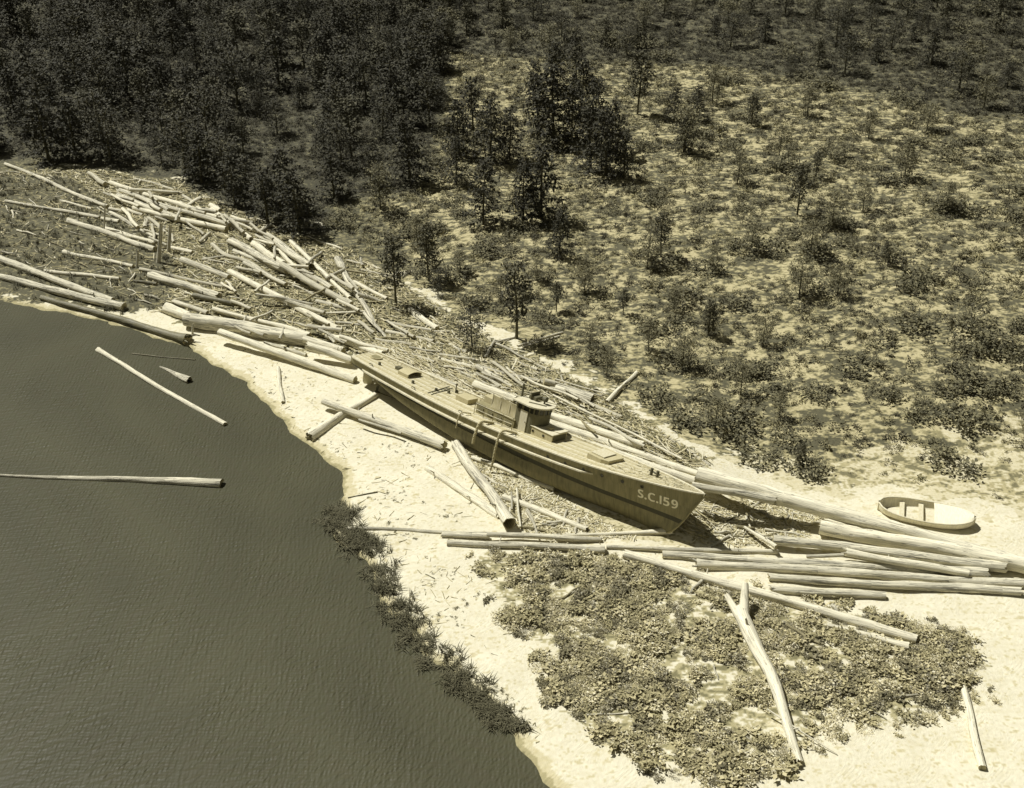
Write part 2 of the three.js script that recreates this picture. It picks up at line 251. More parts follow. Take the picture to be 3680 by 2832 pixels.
// spec: px [x1,y1,x2,y2,d1,d2]; options lift, flare, mats
function addLog(P, label, o = {}) {
  const seed = logSeed++, r = rng(seed * 31 + 7);
  let [x1, y1, x2, y2, d1, d2 = d1] = P;
  const g1 = hit(x1, y1, 0, true), g2 = hit(x2, y2, 0, true), eye = camera.position;
  let r1 = d1 / 2 * g1.distanceTo(eye) / FPX, r2 = d2 / 2 * g2.distanceTo(eye) / FPX;
  let e1 = o.e1 ?? 0, e2 = o.e2 ?? 0, A, B; const sink = o.float ? 0.35 : (o.sink ?? 0.68);
  const place = () => { A = hit(x1, y1, r1 * sink + e1, true); B = hit(x2, y2, r2 * sink + e2, true); };
  place();
  if (!o.fixed) for (let it = 0; it < 10; it++) { // rest on the logs already there
    let up1 = 0, up2 = 0;
    for (const L of logs) {
      for (let k = 0; k <= 16; k++) {
        const t = k / 16, p = A.clone().lerp(B, t), rr = lerp(r1, r2, t);
        const dx = L.B.x - L.A.x, dz = L.B.z - L.A.z, s = clamp(((p.x - L.A.x) * dx + (p.z - L.A.z) * dz) / (dx * dx + dz * dz || 1));
        const q = L.A.clone().lerp(L.B, s), rq = lerp(L.r1, L.r2, s), h = Math.hypot(p.x - q.x, p.z - q.z), sum = (rr + rq) * 0.82;
        if (h < sum) { const need = q.y + Math.sqrt(sum * sum - h * h) - p.y; if (need > 0 && need < 1.5) { up1 = Math.max(up1, need * (1 - t) * 1.15 + need * 0.15 * 0); up2 = Math.max(up2, need * t * 1.15); } }
      }
      // ground high in the middle
    }
    for (let k = 1; k < 8; k++) { const t = k / 8, p = A.clone().lerp(B, t), need = Math.max(ground(p.x, p.z), WL) + lerp(r1, r2, t) * sink * 0.5 - p.y; if (need > 0) { up1 = Math.max(up1, need * (1 - t)); up2 = Math.max(up2, need * t); } }
    if (up1 < 0.01 && up2 < 0.01) break;
    e1 = Math.min(e1 + up1 * 0.7, o.maxE ?? 1.6); e2 = Math.min(e2 + up2 * 0.7, o.maxE ?? 1.6); place();
  }
  logs.push({ A, B, r1, r2 });
  const mid = A.clone().lerp(B, 0.5), base = V(mid.x, Math.min(Math.max(ground(mid.x, mid.z), WL), mid.y - 0.02), mid.z);
  const len = A.distanceTo(B), n = Math.max(6, Math.min(34, Math.round(len / 0.5))), axis = [], rad = [];
  const bend = (o.bend ?? 0.012) * len, p1 = r() * 6, p2 = r() * 6, dirv = B.clone().sub(A).normalize(), side = V(0, 1, 0).cross(dirv).normalize();
  const via = (o.via || []).map(([vx, vy, vd]) => hit(vx, vy, (vd / 2 * g1.distanceTo(eye) / FPX) * sink + lerp(e1, e2, 0.5), true));
  const curve = via.length ? new THREE.CatmullRomCurve3([A, ...via, B]) : null;
  for (let i = 0; i <= n; i++) {
    const t = i / n, p = curve ? curve.getPoint(t) : A.clone().lerp(B, t), w = Math.sin(Math.PI * t);
    p.addScaledVector(side, w * bend * Math.sin(p1 + t * 4)); p.y += w * bend * 0.25 * Math.sin(p2 + t * 5);
    let rr = lerp(r1, r2, t);
    if (o.flareA) rr *= 1 + o.flareA * Math.pow(clamp(1 - t * len / (5 * r1 + 0.6)), 2);
    if (o.flareB) rr *= 1 + o.flareB * Math.pow(clamp(1 - (1 - t) * len / (5 * r2 + 0.6)), 2);
    axis.push(p.sub(base)); rad.push(rr);
  }
  const g = thing('drift_log', label, 'log', base, o.group);
  const mat = o.wet ? wetMat : o.mat !== undefined ? logMats[o.mat] : logMats[(r() * 3.2) | 0];
  const tg = trunkGeo(axis, rad, seed, d1 + d2 > 50 ? 18 : 12, o.rough ?? 0.17, o.ragA ?? (r() < 0.5 ? 1.1 : 0.2), o.ragB ?? (r() < 0.5 ? 1.1 : 0.2));
  mesh('trunk', tg, mat, g);
  const cen = ring => ring.slice(0, -1).reduce((s, p) => s.add(p), V(0, 0, 0)).multiplyScalar(1 / (ring.length - 1));
  mesh('cut_end', capGeo([...tg.userData.first].reverse(), cen(tg.userData.first), tg.userData.tA.clone().negate(), -0.06, o.hollow === 'A'), endMat, g);
  mesh('cut_end', capGeo(tg.userData.last, cen(tg.userData.last), tg.userData.tB.clone(), -0.06, o.hollow === 'B'), endMat, g);
  if (o.roots) for (const [which, cnt] of Object.entries(o.roots)) for (let k = 0; k < cnt; k++) { // torn root prongs
    const at = which === 'A' ? axis[0] : axis[n], dir = which === 'A' ? dirv.clone().negate() : dirv.clone(), R = (which === 'A' ? r1 : r2);
    const a = (k + r()) / cnt * 6.28, off = side.clone().multiplyScalar(Math.cos(a)).addScaledVector(V(0, 1, 0), Math.abs(Math.sin(a)));
    const s = at.clone().addScaledVector(off, R * 0.55).addScaledVector(dir, -R * 0.4), e = s.clone().addScaledVector(dir, R * (1.2 + r() * 1.6)).addScaledVector(off, R * (0.6 + r() * 0.8));
    mesh('root_prong', trunkGeo([s, s.clone().lerp(e, 0.5).addScaledVector(off, R * 0.1), e], [R * 0.34, R * 0.24, R * 0.08], seed + k * 17, 7), mat, g);
  }
  const stubs = o.stubs ?? (r() < 0.4 ? 1 + (r() * 2 | 0) : 0);
  for (let k = 0; k < stubs; k++) {
    const i = 2 + (r() * (n - 3)) | 0, a = 0.3 + r() * 2.5, off = side.clone().multiplyScalar(Math.cos(a)).addScaledVector(V(0, 1, 0), Math.sin(a)).addScaledVector(dirv, 0.5 * (r() - 0.5)).normalize();
    const s = axis[i].clone().addScaledVector(off, rad[i] * 0.7), e = axis[i].clone().addScaledVector(off, rad[i] * (1.4 + r() * 0.9) + 0.08);
    mesh('branch_stub', trunkGeo([s, e], [rad[i] * 0.22, rad[i] * 0.13], seed + 91 + k, 6), mat, g);
  }
  return { g, A, B, r1, r2, base, mat, dirv, side };
}

// ------------------------------------------------------------------ drift logs, traced from the photograph
const gRaft = 'drift logs stranded on the dark marsh bank', lRaft = 'pale weathered drift log stranded on the dark marshy bank beside the water';
const gFan = 'drift logs fanned out on the jam beyond the stern', lFan = 'pale barkless drift log in the fan of logs at the edge of the dark trees';
const gStern = 'drift logs jammed against the stern', lStern = 'stout pale drift log jammed against the stern of the wooden boat';
const gBack = 'drift logs behind the boat', lBack = 'bleached drift log in the heap behind the deck of the wooden boat';
const gBow = 'drift logs lying side by side past the bow', lBow = 'long grey drift log in the row lying side by side past the bow';
const gBeach = 'drift logs on the sand beside the hull';
// marsh bank
for (const [P, o] of [
  [[20, 590, 386, 743, 11, 15], { bend: .01 }], [[396, 750, 446, 761, 13], {}], [[20, 722, 357, 782, 10, 13], { bend: .01 }], [[368, 786, 424, 796, 14], {}],
  [[218, 721, 328, 750, 8], {}], [[250, 796, 553, 896, 18, 20], { bend: .015, flareA: .3 }], [[378, 821, 564, 875, 15, 17], {}], [[570, 880, 690, 907, 14], {}],
  [[229, 907, 478, 957, 12, 14], { flareA: .6 }], [[161, 975, 425, 1002, 12, 15], {}], [[503, 968, 840, 1037, 13, 12], {}], [[485, 1010, 562, 1020, 12], { wet: 1 }],
]) addLog(P, lRaft, { group: gRaft, ...o });
addLog([336, 639, 388, 664, 13], 'short weathered log below the dark trees, at the end of the longest parallel pair', {});
addLog([546, 992, 780, 1064, 30, 26], 'thick dark-sided log in front of the thin pale pole on the marsh bank', { mat: 1 });
addLog([700, 1062, 858, 1095, 22, 16], 'dark half sunk log behind the great thick log by the water', { wet: 1 });
addLog([-20, 925, 405, 1080, 24, 22], 'pale log slanting from the bank into the water above the sawn log', { mat: 1, group: undefined });
addLog([-20, 990, 446, 1103, 22, 28], 'sawn pale log with a clean round end lying at the water edge', { mat: 1, ragB: 0.02, flareB: 0.05 });
addLog([150, 1070, 672, 1222, 18, 30], 'dark wet log with a flared root end half in the water', { wet: 1, flareB: .55, roots: { B: 4 }, sink: 0.55 });
// the jam beyond the stern
addLog([671, 1147, 1106, 1220, 50, 46], 'great thick log with a dark side lying above the sandy beach', { mat: 1, sink: 1.0, ragA: .2, ragB: .15 });
addLog([600, 1108, 676, 1138, 38, 36], 'short split block of pale wood at the end of the great thick log', { mat: 0, ragA: .2 });
addLog([624, 1083, 745, 1125, 17], 'short pale log lying behind the split block', { mat: 1 });
addLog([767, 1110, 1112, 1204, 16, 20], 'pale pole lying along the top of the great thick log', { mat: 0, e1: .3, e2: .3 });
addLog([790, 1193, 1276, 1365, 26, 28], 'long clean pale log on the sand with its end at the stern', { mat: 0, ragA: .1, ragB: .1, bend: .002 });
for (const [P, o] of [
  [[1100, 1220, 1232, 1262, 26, 28], { mat: 0 }], [[1112, 1243, 1258, 1294, 30, 30], { hollow: 'A', mat: 0 }], [[1183, 1207, 1372, 1272, 26, 26], { mat: 0, bend: .02 }], [[951, 1232, 1100, 1276, 12, 13], { mat: 1 }],
]) addLog(P, lStern, { group: gStern, ...o });
addLog([660, 937, 822, 996, 24, 20], 'pale log with a split end in line with the long diagonal log', { ragA: 1.2, mat: 1 });
addLog([826, 976, 1207, 1181, 22, 26], 'longest pale log running diagonally through the jam toward the stern', { mat: 0, bend: .004 });
addLog([975, 1062, 1165, 1124, 15], 'pale log leaning on the longest diagonal log', { mat: 1 });
for (const [P, o] of [
  [[762, 878, 971, 998, 14, 16], { via: [[816, 917, 14], [886, 938, 15]] }], [[840, 901, 1021, 979, 14], {}], [[832, 867, 1029, 971, 26, 24], {}], [[878, 944, 1025, 1021, 16], {}],
  [[913, 878, 1018, 948, 24], { hollow: 'A' }], [[956, 847, 1060, 959, 14], {}], [[960, 847, 1118, 959, 25, 27], { hollow: 'B' }], [[1018, 955, 1261, 1095, 22], {}], [[1072, 963, 1188, 1033, 20], {}],
  [[1141, 1083, 1281, 1118, 16], {}], [[1172, 1126, 1311, 1120, 9], {}], [[766, 758, 902, 859, 17], { flareA: .4 }],
]) addLog(P, lFan, { group: gFan, mat: (P[0] + P[1]) % 3, ...o });
addLog([1045, 867, 1257, 1071, 15, 16], 'straight slim pole leaning across the fan of logs', { mat: 0, bend: .001 });
addLog([396, 657, 782, 783, 16, 18], 'upper log of the long parallel pair below the dark trees', { mat: 0, ragA: .8 });
addLog([430, 684, 822, 808, 15, 17], 'lower log of the long parallel pair below the dark trees', { mat: 1 });
addLog([428, 708, 650, 786, 26, 18], 'broad split log with a ragged end next to the long parallel pair', { mat: 1, ragA: 1.1 });
addLog([480, 748, 809, 824, 16, 20], 'straight pale log lying below the broad split log', { mat: 0 });
addLog([396, 764, 553, 850, 14, 10], 'slanting log with one end under the pole standing on the marsh bank', { mat: 1 });
addLog([1215, 934, 1346, 1164, 26, 14], 'broad flat slab of driftwood leaning at the end of the fan', { mat: 1, e1: .5, fixed: 1 });
addLog([1311, 1126, 1388, 1213, 14, 10], 'dark narrow slab at the foot of the broad leaning slab', { mat: 1 });
addLog([1273, 1013, 1388, 1073, 15], 'pale log half hidden behind the small tree by the jam', { mat: 0 });
addLog([1476, 1115, 1571, 1181, 21], 'stout pale log with a dark end behind the dark round bush', { mat: 0 });
addLog([1400, 1160, 1548, 1188, 13], 'grey log lying flat below the stout log by the dark bush', { mat: 1 });
addLog([1390, 1190, 1556, 1226, 14], 'dark sided log in the hollow left of the dark round bush', { mat: 1 });
addLog([1560, 1192, 1615, 1192, 9], 'short stick of pale wood touching the dark round bush', { mat: 0 });
// heap behind the boat
for (const [P, o] of [
  [[1585, 1276, 1706, 1294, 15], { mat: 1 }], [[1589, 1292, 1714, 1322, 12], {}], [[1728, 1320, 1959, 1376, 13, 14], {}], [[1772, 1301, 1882, 1386, 12], {}], [[1706, 1382, 1853, 1437, 30, 28], { mat: 0 }], [[1540, 1345, 1640, 1385, 16], {}],
  [[1430, 1255, 1560, 1300, 10], {}], [[1480, 1250, 1700, 1372, 9], {}], [[1640, 1330, 1800, 1405, 10], {}], [[2090, 1440, 2230, 1500, 16], {}],
]) addLog(P, lBack, { group: gBack, ...o });
addLog([1714, 1316, 1802, 1371, 20], 'dark flat plank lying across the heap behind the boat', { mat: 1 });
addLog([1955, 1370, 1999, 1383, 24], 'short sawn round of log beyond the wheelhouse', { mat: 1, ragA: .05, ragB: .05, stubs: 0 });
addLog([1999, 1396, 2128, 1437, 38], 'stout block of log with a dark end beyond the wheelhouse roof', { mat: 1, ragA: .05, ragB: .05, hollow: 'B', stubs: 0 });
for (const y of [0, 12]) addLog([1996, 1362 + y, 2164, 1412 + y, 5], 'thin straight pole laid above the stout dark-ended block', { group: 'two thin poles above the block', mat: 0, stubs: 0, e1: .3, e2: .3 });
addLog([2183, 1443, 2288, 1340, 17, 15], 'pale log lying alone, pointing from the heap into the brush', { mat: 0 });
addLog([1860, 1243, 2021, 1195, 9], 'slim pale pole of the crossed pair in front of the tall thin trees', { mat: 0, group: 'pair of poles before the thin trees' });
addLog([1880, 1246, 2010, 1208, 7], 'slim pale pole of the crossed pair in front of the tall thin trees', { mat: 0, group: 'pair of poles before the thin trees' });
addLog([1743, 1285, 1778, 1225, 10], 'short stump log beside the dark round bush', { mat: 1 });
addLog([1778, 1230, 1850, 1212, 6], 'thin branch reaching right from the short stump by the dark bush', { mat: 1, stubs: 0 });
addLog([1955, 1487, 2308, 1603, 30, 32], 'thick pale log with a dark butt behind the foredeck', { mat: 0, hollow: 'B' });
addLog([1975, 1520, 2506, 1706, 28, 32], 'long thick pale log lying close behind the foredeck up to the bow', { mat: 0, bend: .003 });
addLog([2055, 1568, 2491, 1728, 10, 34], 'tapering split log showing along the far edge of the foredeck', { mat: 0, ragB: .9, fixed: 1, e1: .35, e2: .35 });
addLog([1989, 1420, 2450, 1649, 7, 8], 'long thin pole slanting down behind the wheelhouse to the bow', { mat: 0, e1: .5, e2: .4, stubs: 0 });
addLog([2377, 1557, 2550, 1671, 7], 'thin pole at the edge of the brush behind the bow', { mat: 1, stubs: 0 });
// past the bow
addLog([2512, 1706, 3800, 2065, 56, 46], 'huge pale log with a dark hollow butt beginning behind the bow', { mat: 0, hollow: 'A', ragA: .4, bend: .004 });
addLog([2489, 1745, 2778, 1796, 24, 30], 'split dark-sided log poking out from behind the bow', { mat: 1, ragA: .5 });
addLog([2500, 1738, 2650, 1762, 10], 'thin pale splint lying on the split log behind the bow', { mat: 0 });
addLog([2951, 1893, 3720, 2040, 50, 52], 'thick bleached log with a hollow end below the rowing boat', { mat: 0, hollow: 'A', maxE: .3 });
for (const [P, o] of [
  [[2780, 1941, 3600, 2036, 32, 36], { mat: 1, flareA: .2 }], [[2386, 1993, 3540, 2062, 30, 34], { mat: 1, bend: .008, ragA: .6 }], [[2505, 2030, 3720, 2100, 32, 30], { mat: 1, flareA: .35, roots: { A: 4 } }], [[2772, 2075, 3660, 2126, 27, 30], { mat: 1 }],
]) addLog(P, lBow, { group: gBow, maxE: .3, ...o });
addLog([3048, 1985, 3480, 2062, 22, 28], 'log with a forked root end lying on the row past the bow', { mat: 0, roots: { A: 4 }, flareA: .3, maxE: .75 });
addLog([2780, 2119, 3181, 2141, 26, 26], 'short log with a stubby broken end under the row past the bow', { mat: 1, roots: { A: 2 } });
addLog([2180, 1966, 2795, 1984, 16, 18], 'straight grey log lying in front of the shadow of the bow', { mat: 1, bend: .004 });
addLog([2899, 1999, 3030, 1995, 13], 'short split piece lying on the row past the bow', { mat: 1, ragB: .9 });
addLog([2676, 1894, 2787, 1963, 10, 16], 'broken splinter of wood sticking up between bow and log row', { mat: 0, e1: .2 });
addLog([2546, 1907, 2661, 1846, 7], 'dark stick lying on the bark chips in front of the stem', { wet: 1, stubs: 0 });
addLog([2252, 1993, 3293, 2297, 34, 32], 'long diagonal log crossing the front of the row past the bow', { mat: 0, maxE: .45, bend: .003, ragA: .9 });
addLog([2973, 2246, 3256, 2322, 16, 20], 'slim log with a flared end lying under the long diagonal log', { mat: 0, flareB: .6 });
{ // forked snag
  const s = addLog([2658, 2195, 2872, 2735, 52, 26], 'forked bleached snag lying in the leafy plants', { mat: 0, via: [[2720, 2332, 46], [2766, 2437, 40], [2817, 2578, 32]], e1: .25, fixed: 1, ragA: .1, stubs: 2 });
  for (const [x, y, d, up] of [[2612, 2140, 24, .35], [2678, 2100, 30, 1.0]]) {
    const e = hit(x, y, s.r1 + up).sub(s.base), a = s.A.clone().sub(s.base).add(V(x < 2650 ? -.12 : .15, 0, .5)), k = s.A.distanceTo(camera.position) / FPX / 2;
    mesh('fork_prong', trunkGeo([a, a.clone().lerp(e, .5), e], [d * 1.25 * k, d * 1.05 * k, d * .75 * k], 4000 + x, 12, .1, 0, .6), s.mat, s.g);
    mesh('cut_end', new THREE.CircleGeometry(d * .6 * k, 10).lookAt(V(0, 1, -.6)).translate(e.x, e.y, e.z), endMat, s.g);
  }
  const b0 = hit(2757, 2548, .5).sub(s.base), b1 = hit(2880, 2630, .3).sub(s.base), b2 = hit(3010, 2712, .05).sub(s.base);
  mesh('branch', trunkGeo([b0, b1, b2], [.05, .045, .02], 4711, 6), s.mat, s.g);
}
// smaller logs filling the jam, lying mostly along it
function toPx(x, y, z) { const c = Math.cos(PITCH), s = Math.sin(PITCH), dy = y - CAM_H, zz = -s * dy - c * z, yy = c * dy - s * z; return [PW / 2 + FPX * x / zz, PH / 2 - FPX * yy / zz]; }
{
  const r = rng(2024), xs = zoneDrift.map(p => p[0]), zs = zoneDrift.map(p => p[1]); let n = 0;
  for (let k = 0; k < 3000 && n < 92; k++) {
    const x = lerp(Math.max(-62, Math.min(...xs)), Math.max(...xs), r()), z = lerp(Math.min(...zs), Math.max(...zs), r()); if (!inPoly(zoneDrift, x, z) || inPoly(zoneMarsh, x, z)) continue;
    const [u, v] = toBoat(x, z), L = 2 + 5.5 * r() * r(), a = BTH + (r() + r() - 1) * (u < 0 ? .75 : .35) + (r() < .12 ? 1.3 : 0), dx = Math.cos(a) * L / 2, dz = Math.sin(a) * L / 2;
    const [u1, v1] = toBoat(x + dx, z + dz), [u0, v0] = toBoat(x - dx, z - dz); if ([[u, v], [u1, v1], [u0, v0]].some(([p, q]) => p > -1.2 && p < 34.5 && Math.abs(q) < 3.1)) continue; if (!inPoly(zoneDrift, x + dx, z + dz) || !inPoly(zoneDrift, x - dx, z - dz)) continue;
    n++; const d = 8 + 10 * r() * r(), A = toPx(x - dx, ground(x - dx, z - dz), z - dz), B = toPx(x + dx, ground(x + dx, z + dz), z + dz);
    addLog([A[0], A[1], B[0], B[1], d * (.8 + .4 * r()), d], u < 0 ? 'short grey drift log tangled among the larger logs of the jam' : 'short grey drift log lodged in the litter behind the boat', { group: u < 0 ? 'short logs tangled in the jam' : 'short logs lodged behind the boat', maxE: .9, bend: .03 });
  }
}
// beach in front of the hull
addLog([1245, 1898, 1750, 1918, 12, 15], 'slim log reaching from the dark grass at the water edge', { mat: 1 });
addLog([1593, 1921, 1752, 1927, 20], 'stubby log lying end to end with the slim log', { mat: 1 });
addLog([1757, 1921, 2157, 1940, 20, 20], 'log with a long dark crack behind the flared log', { mat: 1 });
addLog([1960, 1926, 2405, 1910, 12, 18], 'slim log with a broomed end on the chips under the bow', { mat: 0, flareB: .7, roots: { B: 4 } });
addLog([1608, 1951, 2172, 1976, 22, 27], 'straight log with a flared butt at the top of the leafy plants', { mat: 1, flareB: .4, ragB: .2 });
addLog([1118, 1566, 1348, 1420, 34, 22], 'log on the sand passing under another beside the stern', { mat: 0, flareA: .1 });
addLog([1162, 1443, 1587, 1598, 22, 34], 'raised log propped over another on the sand by the hull', { mat: 1, bend: .003, maxE: 1 });
addLog([1537, 1683, 1796, 1857, 28, 32], 'half buried log sunk in the sand beside the hollow log', { mat: 0, sink: .05, fixed: 1, bend: .002 });
addLog([1641, 1600, 1830, 1878, 34, 40], 'hollow log with a ragged dark root end on the sand', { mat: 1, hollow: 'B', ragB: .5, flareB: .25 });
addLog([1700, 1645, 1988, 1756, 17, 18], 'slim pale log lying along the foot of the hull', { mat: 0 });
addLog([1809, 1786, 2104, 1901, 22, 24], 'pale log with a dark end on the bark chips below the hull', { mat: 0, hollow: 'B' });
addLog([1858, 1757, 1870, 1893, 8], 'straight stake lying beside the hollow log root', { mat: 0, stubs: 0 });
addLog([1838, 1770, 1840, 1830, 7], 'short stake next to the straight stake by the hollow log', { mat: 1, stubs: 0 });
addLog([999, 1321, 1017, 1446, 13], 'lone short post lying on the open sand', { mat: 0, stubs: 0 });
addLog([1250, 1789, 1355, 1768, 5], 'dark stick at the water edge beside the grass', { wet: 1, stubs: 0 });
addLog([1290, 1508, 1442, 1557, 8], 'thin branch lying in the shadow of the raised log', { mat: 1, stubs: 0 });
addLog([3462, 2470, 3530, 2760, 22, 26], 'pale pole lying alone on the lower sand', { mat: 0, stubs: 0 });
// in the water
addLog([354, 1259, 809, 1525, 15, 18], 'long pale log floating on the water, slanting', { mat: 0, float: 1, flareA: .6, fixed: 1, bend: .008 });
addLog([-60, 1706, 785, 1738, 8, 33], 'tapering pale log floating alone with its thick butt end out', { mat: 1, float: 1, fixed: 1, flareB: .12, bend: .008 });
addLog([575, 1318, 680, 1368, 5, 27], 'cone shaped stump floating just off the sand', { mat: 1, float: 1, fixed: 1, stubs: 0, hollow: 'B' });
addLog([475, 1271, 700, 1293, 6], 'thin dark branch floating by the shore', { wet: 1, float: 1, fixed: 1, stubs: 1 });
// standing pieces on the marsh bank
for (const [x, y, top, w, lab] of [[372, 832, 745, 6, 'thin pole standing upright on the marsh bank'], [568, 943, 812, 15, 'weathered plank standing upright in the jam'], [604, 905, 815, 12, 'second narrower plank standing behind the upright plank'], [491, 960, 903, 8, 'short post standing beside the tangle of roots on the marsh bank'], [690, 1200, 1165, 8, 'small stake standing behind the split block']]) {
  const p = hit(x, y, 0, true), s = p.distanceTo(camera.position) / FPX, h = (y - top) * s / Math.cos(PITCH - .12), r = w * s / 2;
  const g = thing('drift_post', lab, 'post', p);
  mesh('shaft', trunkGeo([V(0, -.2, 0), V(h * .12, h * .5, -.02), V(h * .22, h, -.05)], [r, r * .95, r * .8], x, 8, .12, 0, .5), logMats[1], g);
  mesh('top_end', new THREE.CircleGeometry(r * .78, 8).rotateX(-Math.PI / 2).translate(h * .22, h - .004, -.05), endMat, g);
}

// ------------------------------------------------------------------ the stranded wooden patrol boat
const LOA = 33.5;
const hb = t => interp(t, [0, .02, .05, .12, .2, .3, .4, .5, .6, .68, .75, .8, .85, .89, .93, .96, .98, 1], [1.42, 1.52, 1.6, 1.78, 1.95, 2.13, 2.25, 2.28, 2.24, 2.14, 2.0, 1.8, 1.53, 1.26, .93, .62, .36, .05]);
const hwl = t => interp(t, [0, .05, .12, .2, .3, .4, .5, .6, .7, .8, .88, .94, .98, 1], [.95, 1.25, 1.5, 1.72, 1.95, 2.06, 2.08, 1.98, 1.7, 1.22, .72, .34, .12, .05]);
const sheerW = t => 2.55 + 1.75 * Math.pow(clamp((t - .25) / .75), 1.8);
const keelW = t => 1.5 * Math.pow(clamp((.38 - t) / .38), 1.25);
const stemU = w => interp(w, [0, .35, .7, 1.2, 1.9, 3, 4.3], [28.9, 30.7, 31.5, 31.95, 32.35, 32.85, 33.5]);
function halfB(t, w) {
  const k = keelW(t), s = sheerW(t), m = sstep(.98, .55, t) * sstep(-.05, .2, t);
  const W = [k, k + (1.7 - k) * .16, k + (1.7 - k) * .45, 1.7, s], B = [.06, hwl(t) * lerp(.2, .68, m), hwl(t) * lerp(.52, .93, m), hwl(t), hb(t)];
  if (w <= W[0]) return B[0]; let i = 0; while (i < 3 && w > W[i + 1]) i++;
  const sl = j => (B[j + 1] - B[j]) / (W[j + 1] - W[j]), tg = j => j === 0 ? sl(0) : j === 4 ? sl(3) : (sl(j - 1) + sl(j)) / 2;
  const h = W[i + 1] - W[i], q = (w - W[i]) / h, q2 = q * q, q3 = q2 * q;
  return Math.max(.05, (2 * q3 - 3 * q2 + 1) * B[i] + (q3 - 2 * q2 + q) * h * tg(i) + (-2 * q3 + 3 * q2) * B[i + 1] + (q3 - q2) * h * tg(i + 1));
}
const hullU = (t, w) => LOA * t - (LOA - stemU(w)) * sstep(.68, 1, t) + (1 - sstep(0, .06, t)) * .22 * (2.55 - w);
const L3 = (u, v, w) => V(u - LOA / 2, w, -v);                       // boat frame: u from stern, v to port, w up
const hullP = (t, w, s, out = 0) => L3(hullU(t, w), s * (halfB(t, w) + out), w); // s = -1 starboard
function tOf(u, w) { let a = 0, b = 1; for (let i = 0; i < 30; i++) { const m = (a + b) / 2; if (hullU(m, w) < u) a = m; else b = m; } return (a + b) / 2; }
const boat = thing('patrol_boat', 'long narrow wooden patrol boat stranded on the beach, leaning, S.C.159 on its bow', 'boat', V(BX, BY, BZ));
boat.rotation.set(-BAL, -BTH, 0, 'YXZ');
const rp = rng(159);
function paint(L, amp, seed, stain = 0) { // weathered paint: blotches, runs and scuffs
  return texOf(384, 192, (i, j) => { const s = i / 384 * 6.2832, c = Math.cos(s) * 4, e = Math.sin(s) * 4, v = j / 192 * 6; let n = fbm(c + seed, e, v * .6) * .5 + fbm(c * 3, e * 3 + seed, v * 1.1) * .3 + (rp() - .5) * .25; const run = nz(c * 9 + seed, e * 9, v * .25); if (run > .42) n -= stain; return tone(Math.max(.02, L * (1 + amp * n))); }, true);
}
const pm = (L, amp, seed, stain, rough = .8) => new THREE.MeshStandardMaterial({ map: paint(L, amp, seed, stain), roughness: rough, side: THREE.DoubleSide });
const mTop = pm(.23, .42, 3, .7), mBoot = pm(.055, .4, 9, 0), mBot = pm(.19, .5, 15, .5), mTrim = pm(.56, .3, 21, .4), mHouse = pm(.42, .3, 27, .5), mDark = pm(.1, .3, 33, 0), mDeckA = pm(.47, .35, 41, .4, .9), mDeckB = pm(.41, .4, 51, .4, .9), mDeckC = pm(.53, .35, 61, .4, .9), mIron = pm(.09, .4, 71, .1, .7), mWheel = pm(.13, .25, 101, .3), mHold = new THREE.MeshStandardMaterial({ color: toneC(.2), roughness: 1 }), mGlass = new THREE.MeshStandardMaterial({ color: toneC(.025), roughness: .12 }), mRope = pm(.42, .5, 81, .3, 1), mLetter = pm(.85, .2, 111, .3, .8), mCanvas = pm(.44, .25, 91, .3, .95);
const NT = 90, ts = []; for (let i = 0; i <= NT; i++) { const q = i / NT; ts.push(q < .06 ? q * .7 : q); }
function hullBand(lo, hi, rows) {
  const pos = [], uv = [], idx = [];
  for (const s of [-1, 1]) { const b0 = pos.length / 3; for (let i = 0; i <= NT; i++) for (let j = 0; j <= rows; j++) { const t = ts[i], w = lerp(Math.max(lo(t), keelW(t)), Math.max(hi(t), keelW(t)), j / rows), p = hullP(t, w, s); pos.push(p.x, p.y, p.z); uv.push(p.x / 6, w / 3); }
    for (let i = 0; i < NT; i++) for (let j = 0; j < rows; j++) { const a = b0 + i * (rows + 1) + j, b = a + rows + 1; s < 0 ? idx.push(a, b, a + 1, b, b + 1, a + 1) : idx.push(a, a + 1, b, b, a + 1, b + 1); } }
  return geoOf(pos, idx, uv);
}
const WB0 = 1.66, WB1 = 2.0;
mesh('bottom_planking', hullBand(() => 0, () => WB0, 14), mBot, boat);
mesh('boot_stripe', hullBand(() => WB0, () => WB1, 3), mBoot, boat);
mesh('topside', hullBand(() => WB1, t => sheerW(t), 8), mTop, boat);
{ // transom
  const pos = [], uv = [], idx = [], rows = 14; for (let j = 0; j <= rows; j++) { const w = lerp(keelW(0), sheerW(0), j / rows); for (const s of [-1, 0, 1]) { const p = s ? hullP(0, w, s) : L3(hullU(0, w) - .12, 0, w); pos.push(p.x, p.y, p.z); uv.push(p.z / 3, w / 3); } }
  for (let j = 0; j < rows; j++) for (let k = 0; k < 2; k++) { const a = j * 3 + k; idx.push(a, a + 3, a + 1, a + 1, a + 3, a + 4); }
  mesh('transom', geoOf(pos, idx, uv), mTop, boat);
}
